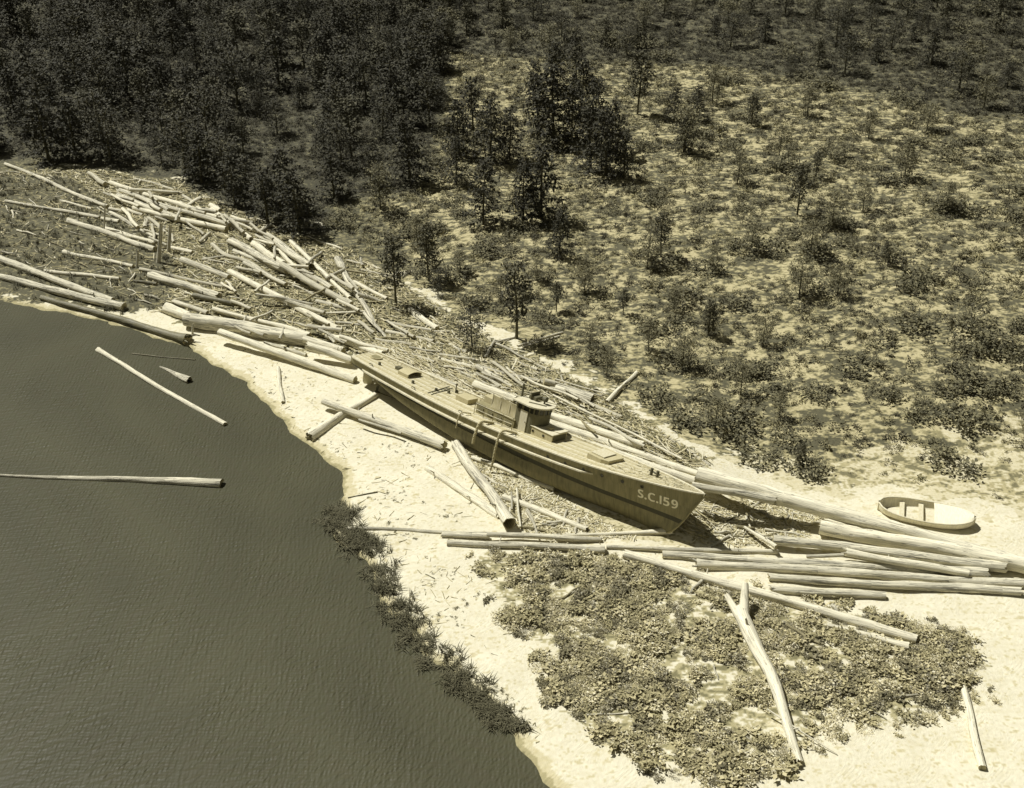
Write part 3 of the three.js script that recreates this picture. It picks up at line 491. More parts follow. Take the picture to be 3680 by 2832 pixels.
function sweep(path, outv, w, h, taper = .5) { // rectangular timber along a path, outv(i) = outward unit vector
  const pos = [], uv = [], idx = [], n = path.length; let d = 0;
  const cs = [[0, 0], [w, 0], [w, h], [0, h]];
  for (let i = 0; i < n; i++) { if (i) d += path[i].distanceTo(path[i - 1]); const e = Math.min(1, Math.min(i, n - 1 - i) * taper + .15); for (let k = 0; k < 5; k++) { const [a, b] = cs[k % 4], p = path[i].clone().addScaledVector(outv(i), a * e).add(V(0, b, 0)); pos.push(p.x, p.y, p.z); uv.push(d / 4, k * .12); } }
  for (let i = 0; i < n - 1; i++) for (let k = 0; k < 4; k++) { const a = i * 5 + k, b = a + 5; idx.push(a, b, a + 1, a + 1, b, b + 1); }
  const g = geoOf(pos, idx, uv).toNonIndexed(); g.computeVertexNormals(); return g;
}
for (const s of [-1, 1]) {
  const rim = [], guard = [], low = [];
  for (let i = 0; i <= 110; i++) { const t = i / 110; rim.push(hullP(t, sheerW(t) + .006, s, -.12)); }
  for (let i = 0; i <= 90; i++) { const t = lerp(.045, .775, i / 90); guard.push(hullP(t, sheerW(t) - .62 + .02, s, -.02)); }
  for (let i = 0; i <= 80; i++) { const t = lerp(.03, .62, i / 80); low.push(hullP(t, 1.52, s, -.02)); }
  const ov = () => V(0, 0, s < 0 ? 1 : -1);
  mesh('toe_rail', sweep(rim, ov, .2, .085, 1), mTrim, boat);
  mesh('guard_rail', sweep(guard, ov, .3, .1, .3), mTrim, boat);
  mesh('rubbing_strake', sweep(low, ov, .09, .13, .3), mBot, boat);
}
{ // deck laid in planks along the sheer, caulked seams open between them
  const NP = 18, cam = (t, f) => sheerW(t) + .09 * (1 - f * f) - .01, cuts = [[0, .27], [.27, .52], [.52, .76], [.76, .992]];
  const under = [], ui = []; for (let i = 0; i <= 60; i++) { const t = i / 60 * .992; for (const s of [-1, 0, 1]) { const b = Math.max(.02, hb(t) - .1), p = L3(hullU(t, sheerW(t)), s * b, cam(t, s) - .045); under.push(p.x, p.y, p.z); } }
  for (let i = 0; i < 60; i++) for (let k = 0; k < 2; k++) { const a = i * 3 + k; ui.push(a, a + 1, a + 3, a + 1, a + 4, a + 3); }
  mesh('deck_beams', geoOf(under, ui, under.flatMap((_, i) => i % 3 ? [] : [under[i], under[i + 2]])), mHold, boat);
  const dm = [mDeckA, mDeckB, mDeckC];
  for (let k = 0; k < NP; k++) cuts.forEach(([a0, b0], q) => {
    const a = a0 + (q ? (.02 * ((k * 7) % 5) - .04) : 0), b = b0 + (q < 3 ? (.02 * ((k * 7) % 5) - .04) : 0), pos = [], uv = [], idx = [], n = 12;
    for (let i = 0; i <= n; i++) { const t = lerp(a + .0006, b - .0006, i / n), B = Math.max(.03, hb(t) - .1), g = .011 / Math.max(B, .25), f0 = -1 + 2 * k / NP + g, f1 = -1 + 2 * (k + 1) / NP - g, lift = (((k * 13 + q * 5) % 7) - 3) * .0015;
      for (const [f, dz] of [[f0, -.03], [f0, 0], [f1, 0], [f1, -.03]]) { const p = L3(hullU(t, sheerW(t)), f * B, cam(t, f) + dz + lift); pos.push(p.x, p.y, p.z); uv.push(p.x / 5 + k * .37, p.z / 1.5); } }
    for (let i = 0; i < n; i++) for (let c = 0; c < 3; c++) { const p = i * 4 + c; idx.push(p, p + 4, p + 1, p + 1, p + 4, p + 5); }
    const g = geoOf(pos, idx, uv).toNonIndexed(); g.computeVertexNormals();
    mesh('deck_plank', g, dm[(k * 5 + q * 3) % 3], boat);
  });
}
const dk = u => sheerW(u / LOA) + .085; // deck height on the centreline
function bevelBox(l, h, d, r = .03) { const s = new THREE.Shape(); s.moveTo(-l / 2, -d / 2); s.lineTo(l / 2, -d / 2); s.lineTo(l / 2, d / 2); s.lineTo(-l / 2, d / 2); const g = new THREE.ExtrudeGeometry(s, { depth: Math.max(.001, h - 2 * r), bevelEnabled: true, bevelSize: r, bevelThickness: r, bevelSegments: 2, bevelOffset: -r }); g.translate(0, 0, r).rotateX(-Math.PI / 2); return g; } // base at y = 0
function boxAt(name, u, v, w, l, h, d, mat, parent = boat, r = .02) { const m = mesh(name, bevelBox(l, h, d, Math.min(r, l / 3, h / 3, d / 3)), mat, parent); m.position.copy(L3(u, v, w)); return m; }
function pipe(name, pts, r, mat, parent = boat, seg = 8) { return mesh(name, new THREE.TubeGeometry(new THREE.CatmullRomCurve3(pts, false, 'catmullrom', .1), Math.max(4, pts.length * 6), r, seg), mat, parent); }
// stem post, rudder, skeg
{ const pts = []; for (let i = 0; i <= 16; i++) { const w = lerp(.02, 4.32, i / 16); pts.push(L3(stemU(w) + .02, 0, w)); } const m = mesh('stem_post', new THREE.TubeGeometry(new THREE.CatmullRomCurve3(pts), 40, .085, 8), mTop, boat); }
{ const s = new THREE.Shape(); s.moveTo(-.75, 1.5); s.lineTo(.12, 1.5); s.lineTo(.12, -.1); s.lineTo(-.35, -.05); s.lineTo(-.72, .5); s.closePath(); const g = new THREE.ExtrudeGeometry(s, { depth: .08, bevelEnabled: true, bevelSize: .02, bevelThickness: .02, bevelSegments: 1 }).translate(0, 0, -.04); const m = mesh('rudder', g, mHouse, boat); m.position.copy(L3(1.25, 0, 0)); m.rotation.y = .35; pipe('rudder_stock', [L3(1.37, 0, 1.2), L3(1.37, 0, 2.0)], .05, mIron, boat); }
{ const s = new THREE.Shape(); s.moveTo(9, .3); s.lineTo(12.5, .06); s.lineTo(28.5, .04); s.lineTo(28.5, -.12); s.lineTo(5, -.12); s.lineTo(4.2, .9); s.closePath(); mesh('keel', new THREE.ExtrudeGeometry(s, { depth: .16, bevelEnabled: false }).translate(-LOA / 2, 0, -.08), mBot, boat); }
for (const v of [-.8, .8]) { pipe('shaft_strut', [L3(3.1, v, 1.1), L3(3.0, v, .45)], .05, mIron); const p = mesh('propeller', (() => { const g = []; for (let k = 0; k < 3; k++) { const s = new THREE.SphereGeometry(.26, 8, 6).scale(.12, 1, .55).translate(0, .25, 0).rotateY(.5); s.rotateX(k * 2.094); g.push(s); } g.push(new THREE.CylinderGeometry(.07, .07, .25, 8).rotateZ(Math.PI / 2)); return mergeGeometries(g); })(), mIron, boat); p.position.copy(L3(2.9, v, .45)); pipe('propeller_shaft', [L3(3.0, v, .45), L3(6.0, v * .9, .7)], .035, mIron); }
// lettering painted on the bow, following the planking
const font = await new FontLoader().loadAsync('fonts/droid/droid_sans_bold.typeface.json');
{
  const put = (ch, u0, size, w0) => {
    const g = new TextGeometry(ch, { font, size, depth: .006, curveSegments: 6, bevelEnabled: false }); g.computeBoundingBox();
    const p = g.attributes.position, bb = g.boundingBox;
    for (let i = 0; i < p.count; i++) { const x = p.getX(i) - bb.min.x, y = p.getY(i), w = w0 + y + .055 * (u0 + x - 29.5), t = tOf(u0 + x, w), q = hullP(t, w, -1, .006 + p.getZ(i)); p.setXYZ(i, q.x, q.y, q.z); }
    g.computeVertexNormals(); mesh('letter', g, mLetter, boat); return bb.max.x - bb.min.x;
  };
  let u = 29.15; const sz = .66;
  for (const [ch, gap] of [['S', .07], ['.', .09], ['C', .07], ['.', .09], ['l', .12], ['5', .12], ['9', 0]]) u += put(ch, u, ch === 'l' ? sz * .94 : sz, 2.5) + gap;
}
// portholes along the topside
for (const u of [22.06, 23.56, 25.07, 26.52, 28.05, 29.45]) {
  const w = sheerW(u / LOA) - .42, t = tOf(u, w), p = hullP(t, w, -1, .0), a = hullP(t, w + .05, -1), b = hullP(t + .002, w, -1), n = b.clone().sub(p).cross(a.clone().sub(p)).normalize(); if (n.z < 0) n.negate();
  const m = mesh('porthole', new THREE.TorusGeometry(.12, .025, 6, 16), mIron, boat); m.position.copy(p).addScaledVector(n, .012); m.quaternion.setFromUnitVectors(V(0, 0, 1), n);
  const gl = mesh('pane', new THREE.CircleGeometry(.12, 16), mGlass, m); gl.position.z = .006;
}
// ropes hung over the rail
function ropeGeo(pts, r) { const c = new THREE.CatmullRomCurve3(pts), L = c.getLength(), n = Math.max(12, Math.round(L / .05)), out = []; for (let s = 0; s < 3; s++) { const q = []; for (let i = 0; i <= n; i++) { const t = i / n, p = c.getPoint(t), tg = c.getTangent(t), sd = V(.3, .2, 1).cross(tg).normalize(), up = tg.clone().cross(sd), a = i * .55 + s * 2.094; q.push(p.addScaledVector(sd, Math.cos(a) * r * .5).addScaledVector(up, Math.sin(a) * r * .5)); } out.push(new THREE.TubeGeometry(new THREE.CatmullRomCurve3(q), n, r * .62, 6)); } return mergeGeometries(out); }
const railP = (u, dv, dw) => { const t = u / LOA; return hullP(t, sheerW(t), -1).add(V(0, dw, dv)); };
const rope = (label, pts, r) => { const base = pts[pts.length - 1], o = thing('rope', label, 'rope', V(0, 0, 0)); o.position.copy(boat.position); o.rotation.copy(boat.rotation); mesh('strands', ropeGeo(pts, r), mRope, o); };
rope('thin short rope looped over the rail, the one nearest the stern', [railP(13.9, -.75, .14), railP(13.75, -.4, .2), railP(13.6, 0, .2), railP(13.6, .16, .05), railP(13.62, .3, -.5), railP(13.6, .3, -.95)], .045);
rope('thick short rope fender hanging halfway down the topside', [railP(16.1, -.9, .12), railP(15.9, -.45, .19), railP(15.75, -.05, .25), railP(15.7, .2, .1), railP(15.65, .36, -.5), railP(15.55, .36, -1.1), railP(15.5, .3, -1.5)], .1);
rope('thick rope hanging from the rail all the way to the sand', [railP(18.5, -.8, .12), railP(18.2, -.45, .2), railP(17.9, -.05, .26), railP(17.82, .22, .1), railP(17.8, .37, -.5), railP(17.72, .36, -1.3), railP(17.66, .3, -2.2), railP(17.6, .34, -2.85)], .085);
// engine deckhouse, its canvas screen and rail
{
  const u0 = 13.7, u1 = 17.5, w = dk(15);
  const h = boxAt('engine_deckhouse', (u0 + u1) / 2, .25, w - .12, u1 - u0, .82, 2.1, mTop);
  boxAt('deckhouse_roof', (u0 + u1) / 2, .25, w + .7, u1 - u0 + .12, .06, 2.2, mTop);
  for (let k = 0; k < 4; k++) { const f = boxAt('vent_panel', u0 + .5 + k * .93, -.815, w + .12, .5, .38, .03, mDark, boat, .005); for (let q = 0; q < 3; q++) { const s = mesh('slat', new THREE.BoxGeometry(.46, .05, .03), mTop, f); s.position.set(0, .08 + q * .11, .02); } }
  // canvas screen stretched between posts on the roof
  const pos = [], uv = [], idx = []; for (let i = 0; i <= 16; i++) for (let j = 0; j <= 6; j++) { const u = lerp(14.95, 17.55, i / 16), z = lerp(0, 1.02, j / 6), p = L3(u, -.62 + .05 * Math.sin(i * .9) * (j / 6 - .5) + .05 * Math.sin(j * .5), w + .78 + z - .04 * Math.sin(i * .55) * (j > 3 ? 1 : 0)); pos.push(p.x, p.y, p.z); uv.push(i / 16, j / 6); }
  for (let i = 0; i < 16; i++) for (let j = 0; j < 6; j++) { const a = i * 7 + j; idx.push(a, a + 7, a + 1, a + 1, a + 7, a + 8); }
  mesh('canvas_screen', geoOf(pos, idx, uv), mCanvas, boat);
  for (const u of [14.95, 15.8, 16.7, 17.55]) pipe('screen_post', [L3(u, -.58, w + .7), L3(u, -.58, w + 1.86)], .03, mTrim);
  boxAt('companion_hood', 14.2, .3, w + .76, .9, .45, .9, mHouse);
  // pipe rail along the side deck
  for (const hgt of [.45, .9]) pipe('handrail', [L3(13.9, -1.15, dk(13.9) + hgt - .05), L3(15.8, -1.2, dk(15.8) + hgt - .06), L3(17.7, -1.15, dk(17.7) + hgt - .05)], .022, mTrim);
  for (let k = 0; k <= 4; k++) { const u = 13.9 + k * .95; pipe('stanchion', [L3(u, -1.19, dk(u) - .03), L3(u, -1.19, dk(u) + .88)], .025, mTop); }
  boxAt('skylight', 11.6, .35, dk(11.6) - .04, 1.3, .42, 1.1, mHouse);
}
// wheelhouse with a rounded front
{
  const uc = 18.4, w = dk(18) - .1, H = 2.3, rW = 1.0, out = [];
  const prof = (off = 0) => { const s = []; const N = 16; for (let i = 0; i <= N; i++) { const a = -Math.PI / 2 + Math.PI * i / N; s.push([.25 + Math.cos(a) * (rW + off) * .92, Math.sin(a) * (rW + off)]); } s.push([-1.0 - off, rW + off], [-1.0 - off, -rW - off]); return s; };
  const solid = (pts, h, y0) => { const s = new THREE.Shape(); pts.forEach(([a, b], i) => i ? s.lineTo(a, b) : s.moveTo(a, b)); s.closePath(); return new THREE.ExtrudeGeometry(s, { depth: h, bevelEnabled: false }).rotateX(-Math.PI / 2).translate(0, y0, 0); };
  const at = m => { m.position.copy(L3(uc, .3, w)); return m; };
  const wh = at(mesh('wheelhouse', solid(prof(0), H - .62, 0), mWheel, boat));
  mesh('window_band', solid(prof(-.03), .5, H - .62), mGlass, wh);
  const P = prof(0); for (let i = 0; i <= 16; i += 2) { const m = mesh('window_post', new THREE.BoxGeometry(.07, .5, .07), mWheel, wh); m.position.set(P[i][0] * .99, H - .37, -P[i][1] * .99); }
  for (const q of [[-1, 1], [-1, -1], [-.4, -1], [-.4, 1]]) { const m = mesh('window_post', new THREE.BoxGeometry(.16, .5, .09), mWheel, wh); m.position.set(q[0] + (q[0] < -.9 ? .06 : 0), H - .37, -q[1] * (rW - .03)); }
  mesh('wheelhouse_roof', solid(prof(.26), .1, H - .12), mTrim, wh);
  const d = mesh('door', new THREE.BoxGeometry(.66, 1.62, .05), mTrim, wh); d.position.set(-.18, .9, rW + .03);
  const hd = mesh('handle', new THREE.SphereGeometry(.04, 8, 6), mIron, d); hd.position.set(.24, 0, .05);
  // light gear on the roof: a folded dodger, a box and a lamp
  const dodger = mesh('windscreen', new THREE.BoxGeometry(.06, .5, 1.0), mDark, wh); dodger.position.set(-.55, H + .25, -.35);
  const db = mesh('chart_box', bevelBox(.7, .3, .8, .03), mDark, wh); db.position.set(-.45, H - .03, -.35);
  const lamp = mesh('searchlight', new THREE.CylinderGeometry(.16, .2, .32, 14).rotateZ(Math.PI / 2), mIron, wh); lamp.position.set(.5, H + .35, -.2);
  const ls = mesh('lamp_stand', new THREE.CylinderGeometry(.05, .08, .24, 8), mIron, wh); ls.position.set(.5, H + .09, -.2);
  const board = mesh('loose_board', new THREE.BoxGeometry(1.3, .03, .18), mDark, wh); board.position.set(.35, H - .005, .35); board.rotation.y = .5;
  // mast stub abaft the wheelhouse and a spar
  pipe('mast', [L3(17.1, .1, w), L3(17.05, .1, w + 3.2)], .075, mIron);
  pipe('spar', [L3(17.05, .1, w + 3.0), L3(13.6, .6, w + 2.6)], .028, mTop);
  pipe('spar', [L3(18.2, .3, w + H + .1), L3(21.2, 1.6, w + 2.5)], .025, mTop);
}
// trunk cabin before the wheelhouse
{
  const w = dk(20) - .1; boxAt('trunk_cabin', 19.85, .22, w, 2.3, .66, 1.65, mHouse); boxAt('trunk_roof', 19.85, .22, w + .66, 2.4, .05, 1.75, mTrim);
  for (const u of [19.2, 20.2]) { const m = mesh('porthole', new THREE.CylinderGeometry(.1, .1, .03, 14).rotateX(Math.PI / 2), mGlass, boat); m.position.copy(L3(u, -.62, w + .36)); }
  const fr = mesh('cabin_front', new THREE.BoxGeometry(.03, .5, 1.4), mDark, boat); fr.position.copy(L3(21.02, .22, w + .33));
  boxAt('vent_box', 19.3, -.05, w + .71, .35, .2, .3, mDark); boxAt('vent_box', 20.1, .2, w + .71, .4, .16, .45, mHouse);
  const sk = mesh('hatch_cover', bevelBox(.95, .06, 1.0, .02), mTrim, boat); sk.position.copy(L3(20.65, .6, w + .715)); sk.rotation.z = .08;
}
// foredeck hatch with a cranked dark front
{
  const w = dk(25.6) - .08, s = new THREE.Shape(); s.moveTo(-1.05, -.95); s.lineTo(.1, -.95); s.lineTo(.62, -.75); s.lineTo(.75, .75); s.lineTo(.35, 1.05); s.lineTo(-1.05, 1.05); s.closePath();
  const m = mesh('fore_hatch', new THREE.ExtrudeGeometry(s, { depth: .36, bevelEnabled: true, bevelSize: .02, bevelThickness: .02, bevelSegments: 1 }).rotateX(-Math.PI / 2), mHouse, boat); m.position.copy(L3(25.55, .05, w));
  const c = mesh('hatch_cover', bevelBox(1.1, .08, 1.4, .02), mDeckC, m); c.position.set(-.4, .39, 0);
}
// after companion hood (open toward the bow), scuttles, coil and odd gear on deck
{
  const w = dk(5.3) - .06, s = new THREE.Shape(); s.moveTo(-.75, 0); s.lineTo(.75, 0); s.lineTo(.75, .3); s.quadraticCurveTo(0, .62, -.75, .3); s.closePath();
  const hol = new THREE.Path(); hol.moveTo(-.64, .03); hol.lineTo(-.64, .28); hol.quadraticCurveTo(0, .53, .64, .28); hol.lineTo(.64, .03); hol.closePath(); s.holes.push(hol);
  const h = mesh('after_companion', new THREE.ExtrudeGeometry(s, { depth: 1.15, bevelEnabled: false }).rotateY(Math.PI / 2), mHouse, boat); h.position.copy(L3(4.75, .2, w));
  const hole = new THREE.Shape(); hole.moveTo(-.64, .03); hole.lineTo(.64, .03); hole.lineTo(.64, .28); hole.quadraticCurveTo(0, .53, -.64, .28); hole.closePath();
  const op = mesh('companion_back', new THREE.ExtrudeGeometry(hole, { depth: .02, bevelEnabled: false }).rotateY(Math.PI / 2), mHold, h); op.position.set(.04, 0, 0);
  const sc = boxAt('scuttle', 4.1, .15, dk(4.1) - .05, .5, .3, .4, mDark);
  const st = mesh('lazarette_hatch', new THREE.CylinderGeometry(.5, .52, .2, 20), mHouse, boat); st.position.copy(L3(1.2, .25, dk(1.2)));
  const sr = mesh('hatch_hole', new THREE.CylinderGeometry(.4, .4, .02, 20), mHold, st); sr.position.y = .1;
  const towing = mesh('bitts', mergeGeometries([new THREE.CylinderGeometry(.1, .12, .6, 10).translate(-.25, .3, 0), new THREE.CylinderGeometry(.1, .12, .6, 10).translate(.25, .3, 0), new THREE.CylinderGeometry(.06, .06, .9, 8).rotateZ(Math.PI / 2).translate(0, .38, 0)]), mIron, boat); towing.position.copy(L3(29.4, .1, dk(29.4) - .12));
  for (const [u, v] of [[8.9, -.3], [9.7, .3], [9.9, 1.0], [10.6, .8], [2.6, -.6], [6.9, -.9]]) boxAt('deck_fitting', u, v, dk(u) - .1, .16, .32, .16, mIron);
  pipe('davit', [L3(9.85, .9, dk(9.8) - .1), L3(9.85, .9, dk(9.8) + .62), L3(10.1, .7, dk(9.8) + .74)], .045, mIron);
  for (let k = 0; k < 4; k++) { const u = 2.2 + k * 5.4; pipe('cleat', [railP(u, -.3, .1), railP(u + .12, -.3, .19), railP(u + .34, -.3, .19), railP(u + .46, -.3, .1)], .035, mIron); }
}
// a broken ladder lying on the after deck: loose gear, a thing of its own
{
  const o = thing('broken_ladder', 'broken dark ladder lying on the after deck of the boat', 'ladder', boat.position); o.rotation.copy(boat.rotation);
  const a = L3(9.0, -1.25, dk(9) - .02), b = L3(8.75, 1.3, dk(9) + .04);
  for (const k of [0, .38]) pipe('side_rail', [a.clone().add(V(k, 0, 0)), b.clone().add(V(k, .03, 0))], .04, mIron, o);
  for (let i = 1; i < 7; i++) { const p = a.clone().lerp(b, i / 7); pipe('rung', [p.clone(), p.clone().add(V(.38, 0, 0))], .028, mIron, o); }
}
// ------------------------------------------------------------------ white rowing boat beyond the bow
{
  const c = hit(3325, 1858, .1), o = thing('rowing_boat', 'white round-ended rowing boat lying above the huge log', 'rowing boat', V(c.x, ground(c.x, c.z) - .28, c.z));
  const L = 4.6, B = .95, D = .62, pos = [], uv = [], idx = [], n = 26, m = 10;
  const bw = t => B * Math.pow(Math.max(.004, 1 - Math.pow(Math.abs(2 * t - 1), 2.6)), .5), prof = (t, q) => { const a = (q - .5) * Math.PI, r = bw(t); return V((t - .5) * L, D * (1 - Math.pow(Math.abs(Math.cos(a)), .8) * (1 - .25 * Math.pow(2 * t - 1, 4))) + .12 * Math.pow(2 * t - 1, 2), Math.sin(a) * r); };
  for (let i = 0; i <= n; i++) for (let j = 0; j <= m; j++) { const p = prof(i / n, j / m); pos.push(p.x, p.y, p.z); uv.push(i / n, j / m); }
  for (let i = 0; i < n; i++) for (let j = 0; j < m; j++) { const a = i * (m + 1) + j, b = a + m + 1; idx.push(a, a + 1, b, a + 1, b + 1, b); }
  const white = pm(.7, .3, 121, .45, .7);
  mesh('hull', geoOf(pos, idx, uv), white, o);
  for (const s of [0, 1]) { const g = []; for (let i = 0; i <= n; i++) g.push(prof(i / n, s)); pipe('gunwale', g, .045, mTrim, o); }
  for (const t of [0, 1]) { const g = []; for (let j = 0; j <= m; j++) g.push(prof(t, j / m)); pipe('end_frame', g, .04, mTrim, o); }
  for (const t of [.25, .45]) { const th = mesh('thwart', bevelBox(.24, .04, 2 * bw(t) * .93, .01), mDeckC, o); th.position.set((t - .5) * L, .42, 0); }
  const cov = mesh('foredeck_cover', (() => { const p = [], ix = [], k = 12; for (let i = 0; i <= k; i++) for (let j = 0; j <= 6; j++) { const t = lerp(.58, .985, i / k), f = j / 3 - 1; p.push((t - .5) * L, D + .14 * Math.pow(2 * t - 1, 2) + .1 * (1 - f * f), f * bw(t)); } for (let i = 0; i < k; i++) for (let j = 0; j < 6; j++) { const a = i * 7 + j; ix.push(a, a + 1, a + 7, a + 1, a + 8, a + 7); } return geoOf(p, ix, p.flatMap((_, i) => i % 3 ? [] : [p[i], p[i + 2]])); })(), white, o);
  o.rotation.y = -.3; o.scale.setScalar(1.35);
}

// ------------------------------------------------------------------ foliage
const leafMat = new THREE.MeshStandardMaterial({ vertexColors: true, roughness: .85, side: THREE.DoubleSide });
const barkMat = new THREE.MeshStandardMaterial({ color: toneC(.13), roughness: 1, map: woodB });
function leafPush(A, c, dir, len, wid, L, r) { // folded leaf or spray: two triangles a side
  const up = V(r() - .5, r() * .9 + .25, r() - .5).normalize(), s = dir.clone().cross(up).normalize(), e = c.clone().addScaledVector(dir, len), m = c.clone().addScaledVector(dir, len * .5).addScaledVector(up, len * .12);
  const l = m.clone().addScaledVector(s, wid * .5).addScaledVector(up, -wid * .15), q = m.clone().addScaledVector(s, -wid * .5).addScaledVector(up, -wid * .15), col = tone(L), k = A.pos.length / 3;
  for (const p of [c, l, e, q]) { A.pos.push(p.x, p.y, p.z); A.col.push(...col); }
  A.idx.push(k, k + 1, k + 2, k, k + 2, k + 3);
}
const rdir = r => V(r() * 2 - 1, r() * 2 - 1, r() * 2 - 1).normalize();
function clumpGeo(seed, n, rx, ry, size, L0, L1) { // squat bush of many small leaves in sub-clumps
  const r = rng(seed), A = { pos: [], col: [], idx: [] }, subs = [];
  const ns = Math.max(3, n / 14 | 0); for (let k = 0; k < ns; k++) { const a = r() * 6.28, q = Math.sqrt(r()); subs.push(V(Math.cos(a) * rx * q, ry * (.15 + .7 * r() * (1 - q * .5)), Math.sin(a) * rx * q)); }
  for (let i = 0; i < n; i++) { const s = subs[i % ns], c = s.clone().addScaledVector(rdir(r), .42 * rx * Math.cbrt(r()) ); if (c.y < .02) c.y = .02 + r() * .1; const d = rdir(r); d.y = d.y * .5 + .15; leafPush(A, c, d.normalize(), size * (.7 + .7 * r()), size * (.4 + .35 * r()), lerp(L0, L1, r()), r); }
  return geoOf(A.pos, A.idx, null, A.col);
}
function treeProto(seed, h, rad, kind, L0, L1) {
  const r = rng(seed), A = { pos: [], col: [], idx: [] }, wood = [];
  const lean = V((r() - .5) * .08 * h, h, (r() - .5) * .08 * h), ax = [], rr = [];
  for (let i = 0; i <= 7; i++) { const t = i / 7; ax.push(V(lean.x * t + .04 * h * .3 * Math.sin(t * 5 + seed), h * t * .98, lean.z * t)); rr.push(.02 + h * .016 * (1 - t) + (i === 0 ? .03 : 0)); }
  ax[0].y = -.25;
  wood.push(trunkGeo(ax, rr, seed, 7, .08));
  const at = t => { const f = clamp(t) * 7, i = Math.min(6, f | 0); return ax[i].clone().lerp(ax[i + 1], f - i); };
  const nb = kind === 'conifer' ? 46 : 34, lo = kind === 'thin' ? .25 : kind === 'conifer' ? .1 : .08;
  for (let b = 0; b < nb; b++) {
    const t = lerp(lo, .99, Math.pow(b / nb, .9)), f = (t - lo) / (1 - lo), a = b * 2.4 + r() * .8;
    const len = rad * (kind === 'conifer' ? Math.pow(1 - f, .75) * (.65 + .6 * r()) + .14 : (.55 + .6 * r()) * Math.sqrt(Math.max(.08, 1 - Math.pow(2 * f - .85, 2) * .8)));
    const s = at(t), rise = kind === 'conifer' ? -.12 - .2 * (1 - f) + .15 * r() : .25 + .5 * r(), d = V(Math.cos(a), rise, Math.sin(a)).normalize(), e = s.clone().addScaledVector(d, len);
    if (len > .35) wood.push(trunkGeo([s, s.clone().lerp(e, .55), e], [.012 + h * .0032, .012 + h * .002, .008], seed + b, 4, 0));
    const nl = Math.round((kind === 'conifer' ? 22 : 26) * (.5 + len / rad));
    for (let k = 0; k < nl; k++) { const q = kind === 'conifer' ? .15 + .9 * r() : .45 + .65 * r(), c = s.clone().lerp(e, q).addScaledVector(rdir(r), (kind === 'conifer' ? .12 : .24) * rad * Math.cbrt(r())), dd = d.clone().multiplyScalar(kind === 'conifer' ? .8 : .3).add(rdir(r)).normalize(); dd.y -= kind === 'conifer' ? .2 : 0; leafPush(A, c, dd.normalize(), h * (kind === 'conifer' ? .05 : .045) * (.7 + .7 * r()), h * .024 * (.7 + .7 * r()), lerp(L0, L1, r()), r); }
  }
  return { trunk: mergeGeometries(wood.map(g => { g.userData = {}; return g; })), crown: geoOf(A.pos, A.idx, null, A.col), h, rad };
}
const protos = { dark: [1, 2, 3].map(k => treeProto(900 + k, 6, 1.5 + .15 * k, 'conifer', .02, .06)), mid: [4, 5].map(k => treeProto(900 + k, 6, 1.7, 'conifer', .05, .11)), round: [6, 7, 8].map(k => treeProto(900 + k, 6, 2.0, 'round', .07, .18)), darkround: [10, 11].map(k => treeProto(900 + k, 6, 2.1, 'round', .022, .062)), thin: [13, 14].map(k => treeProto(900 + k, 6, 1.35, 'thin', .04, .1)) };
const rt = rng(4242); const trees = [];
function tree(kind, x, z, h, label, group, wide = 1) {
  const pr = protos[kind], p = pr[(rt() * pr.length) | 0], s = h / p.h;
  const g = thing(kind === 'dark' || kind === 'mid' ? 'conifer_tree' : kind === 'thin' ? 'slender_tree' : 'broadleaf_tree', label, 'tree', V(x, ground(x, z), z), group);
  mesh('trunk', p.trunk, barkMat, g); mesh('crown', p.crown, leafMat, g);
  g.scale.set(s * wide, s, s * wide); g.rotation.y = rt() * 6.28; trees.push([x, z, h * .3]); return g;
}
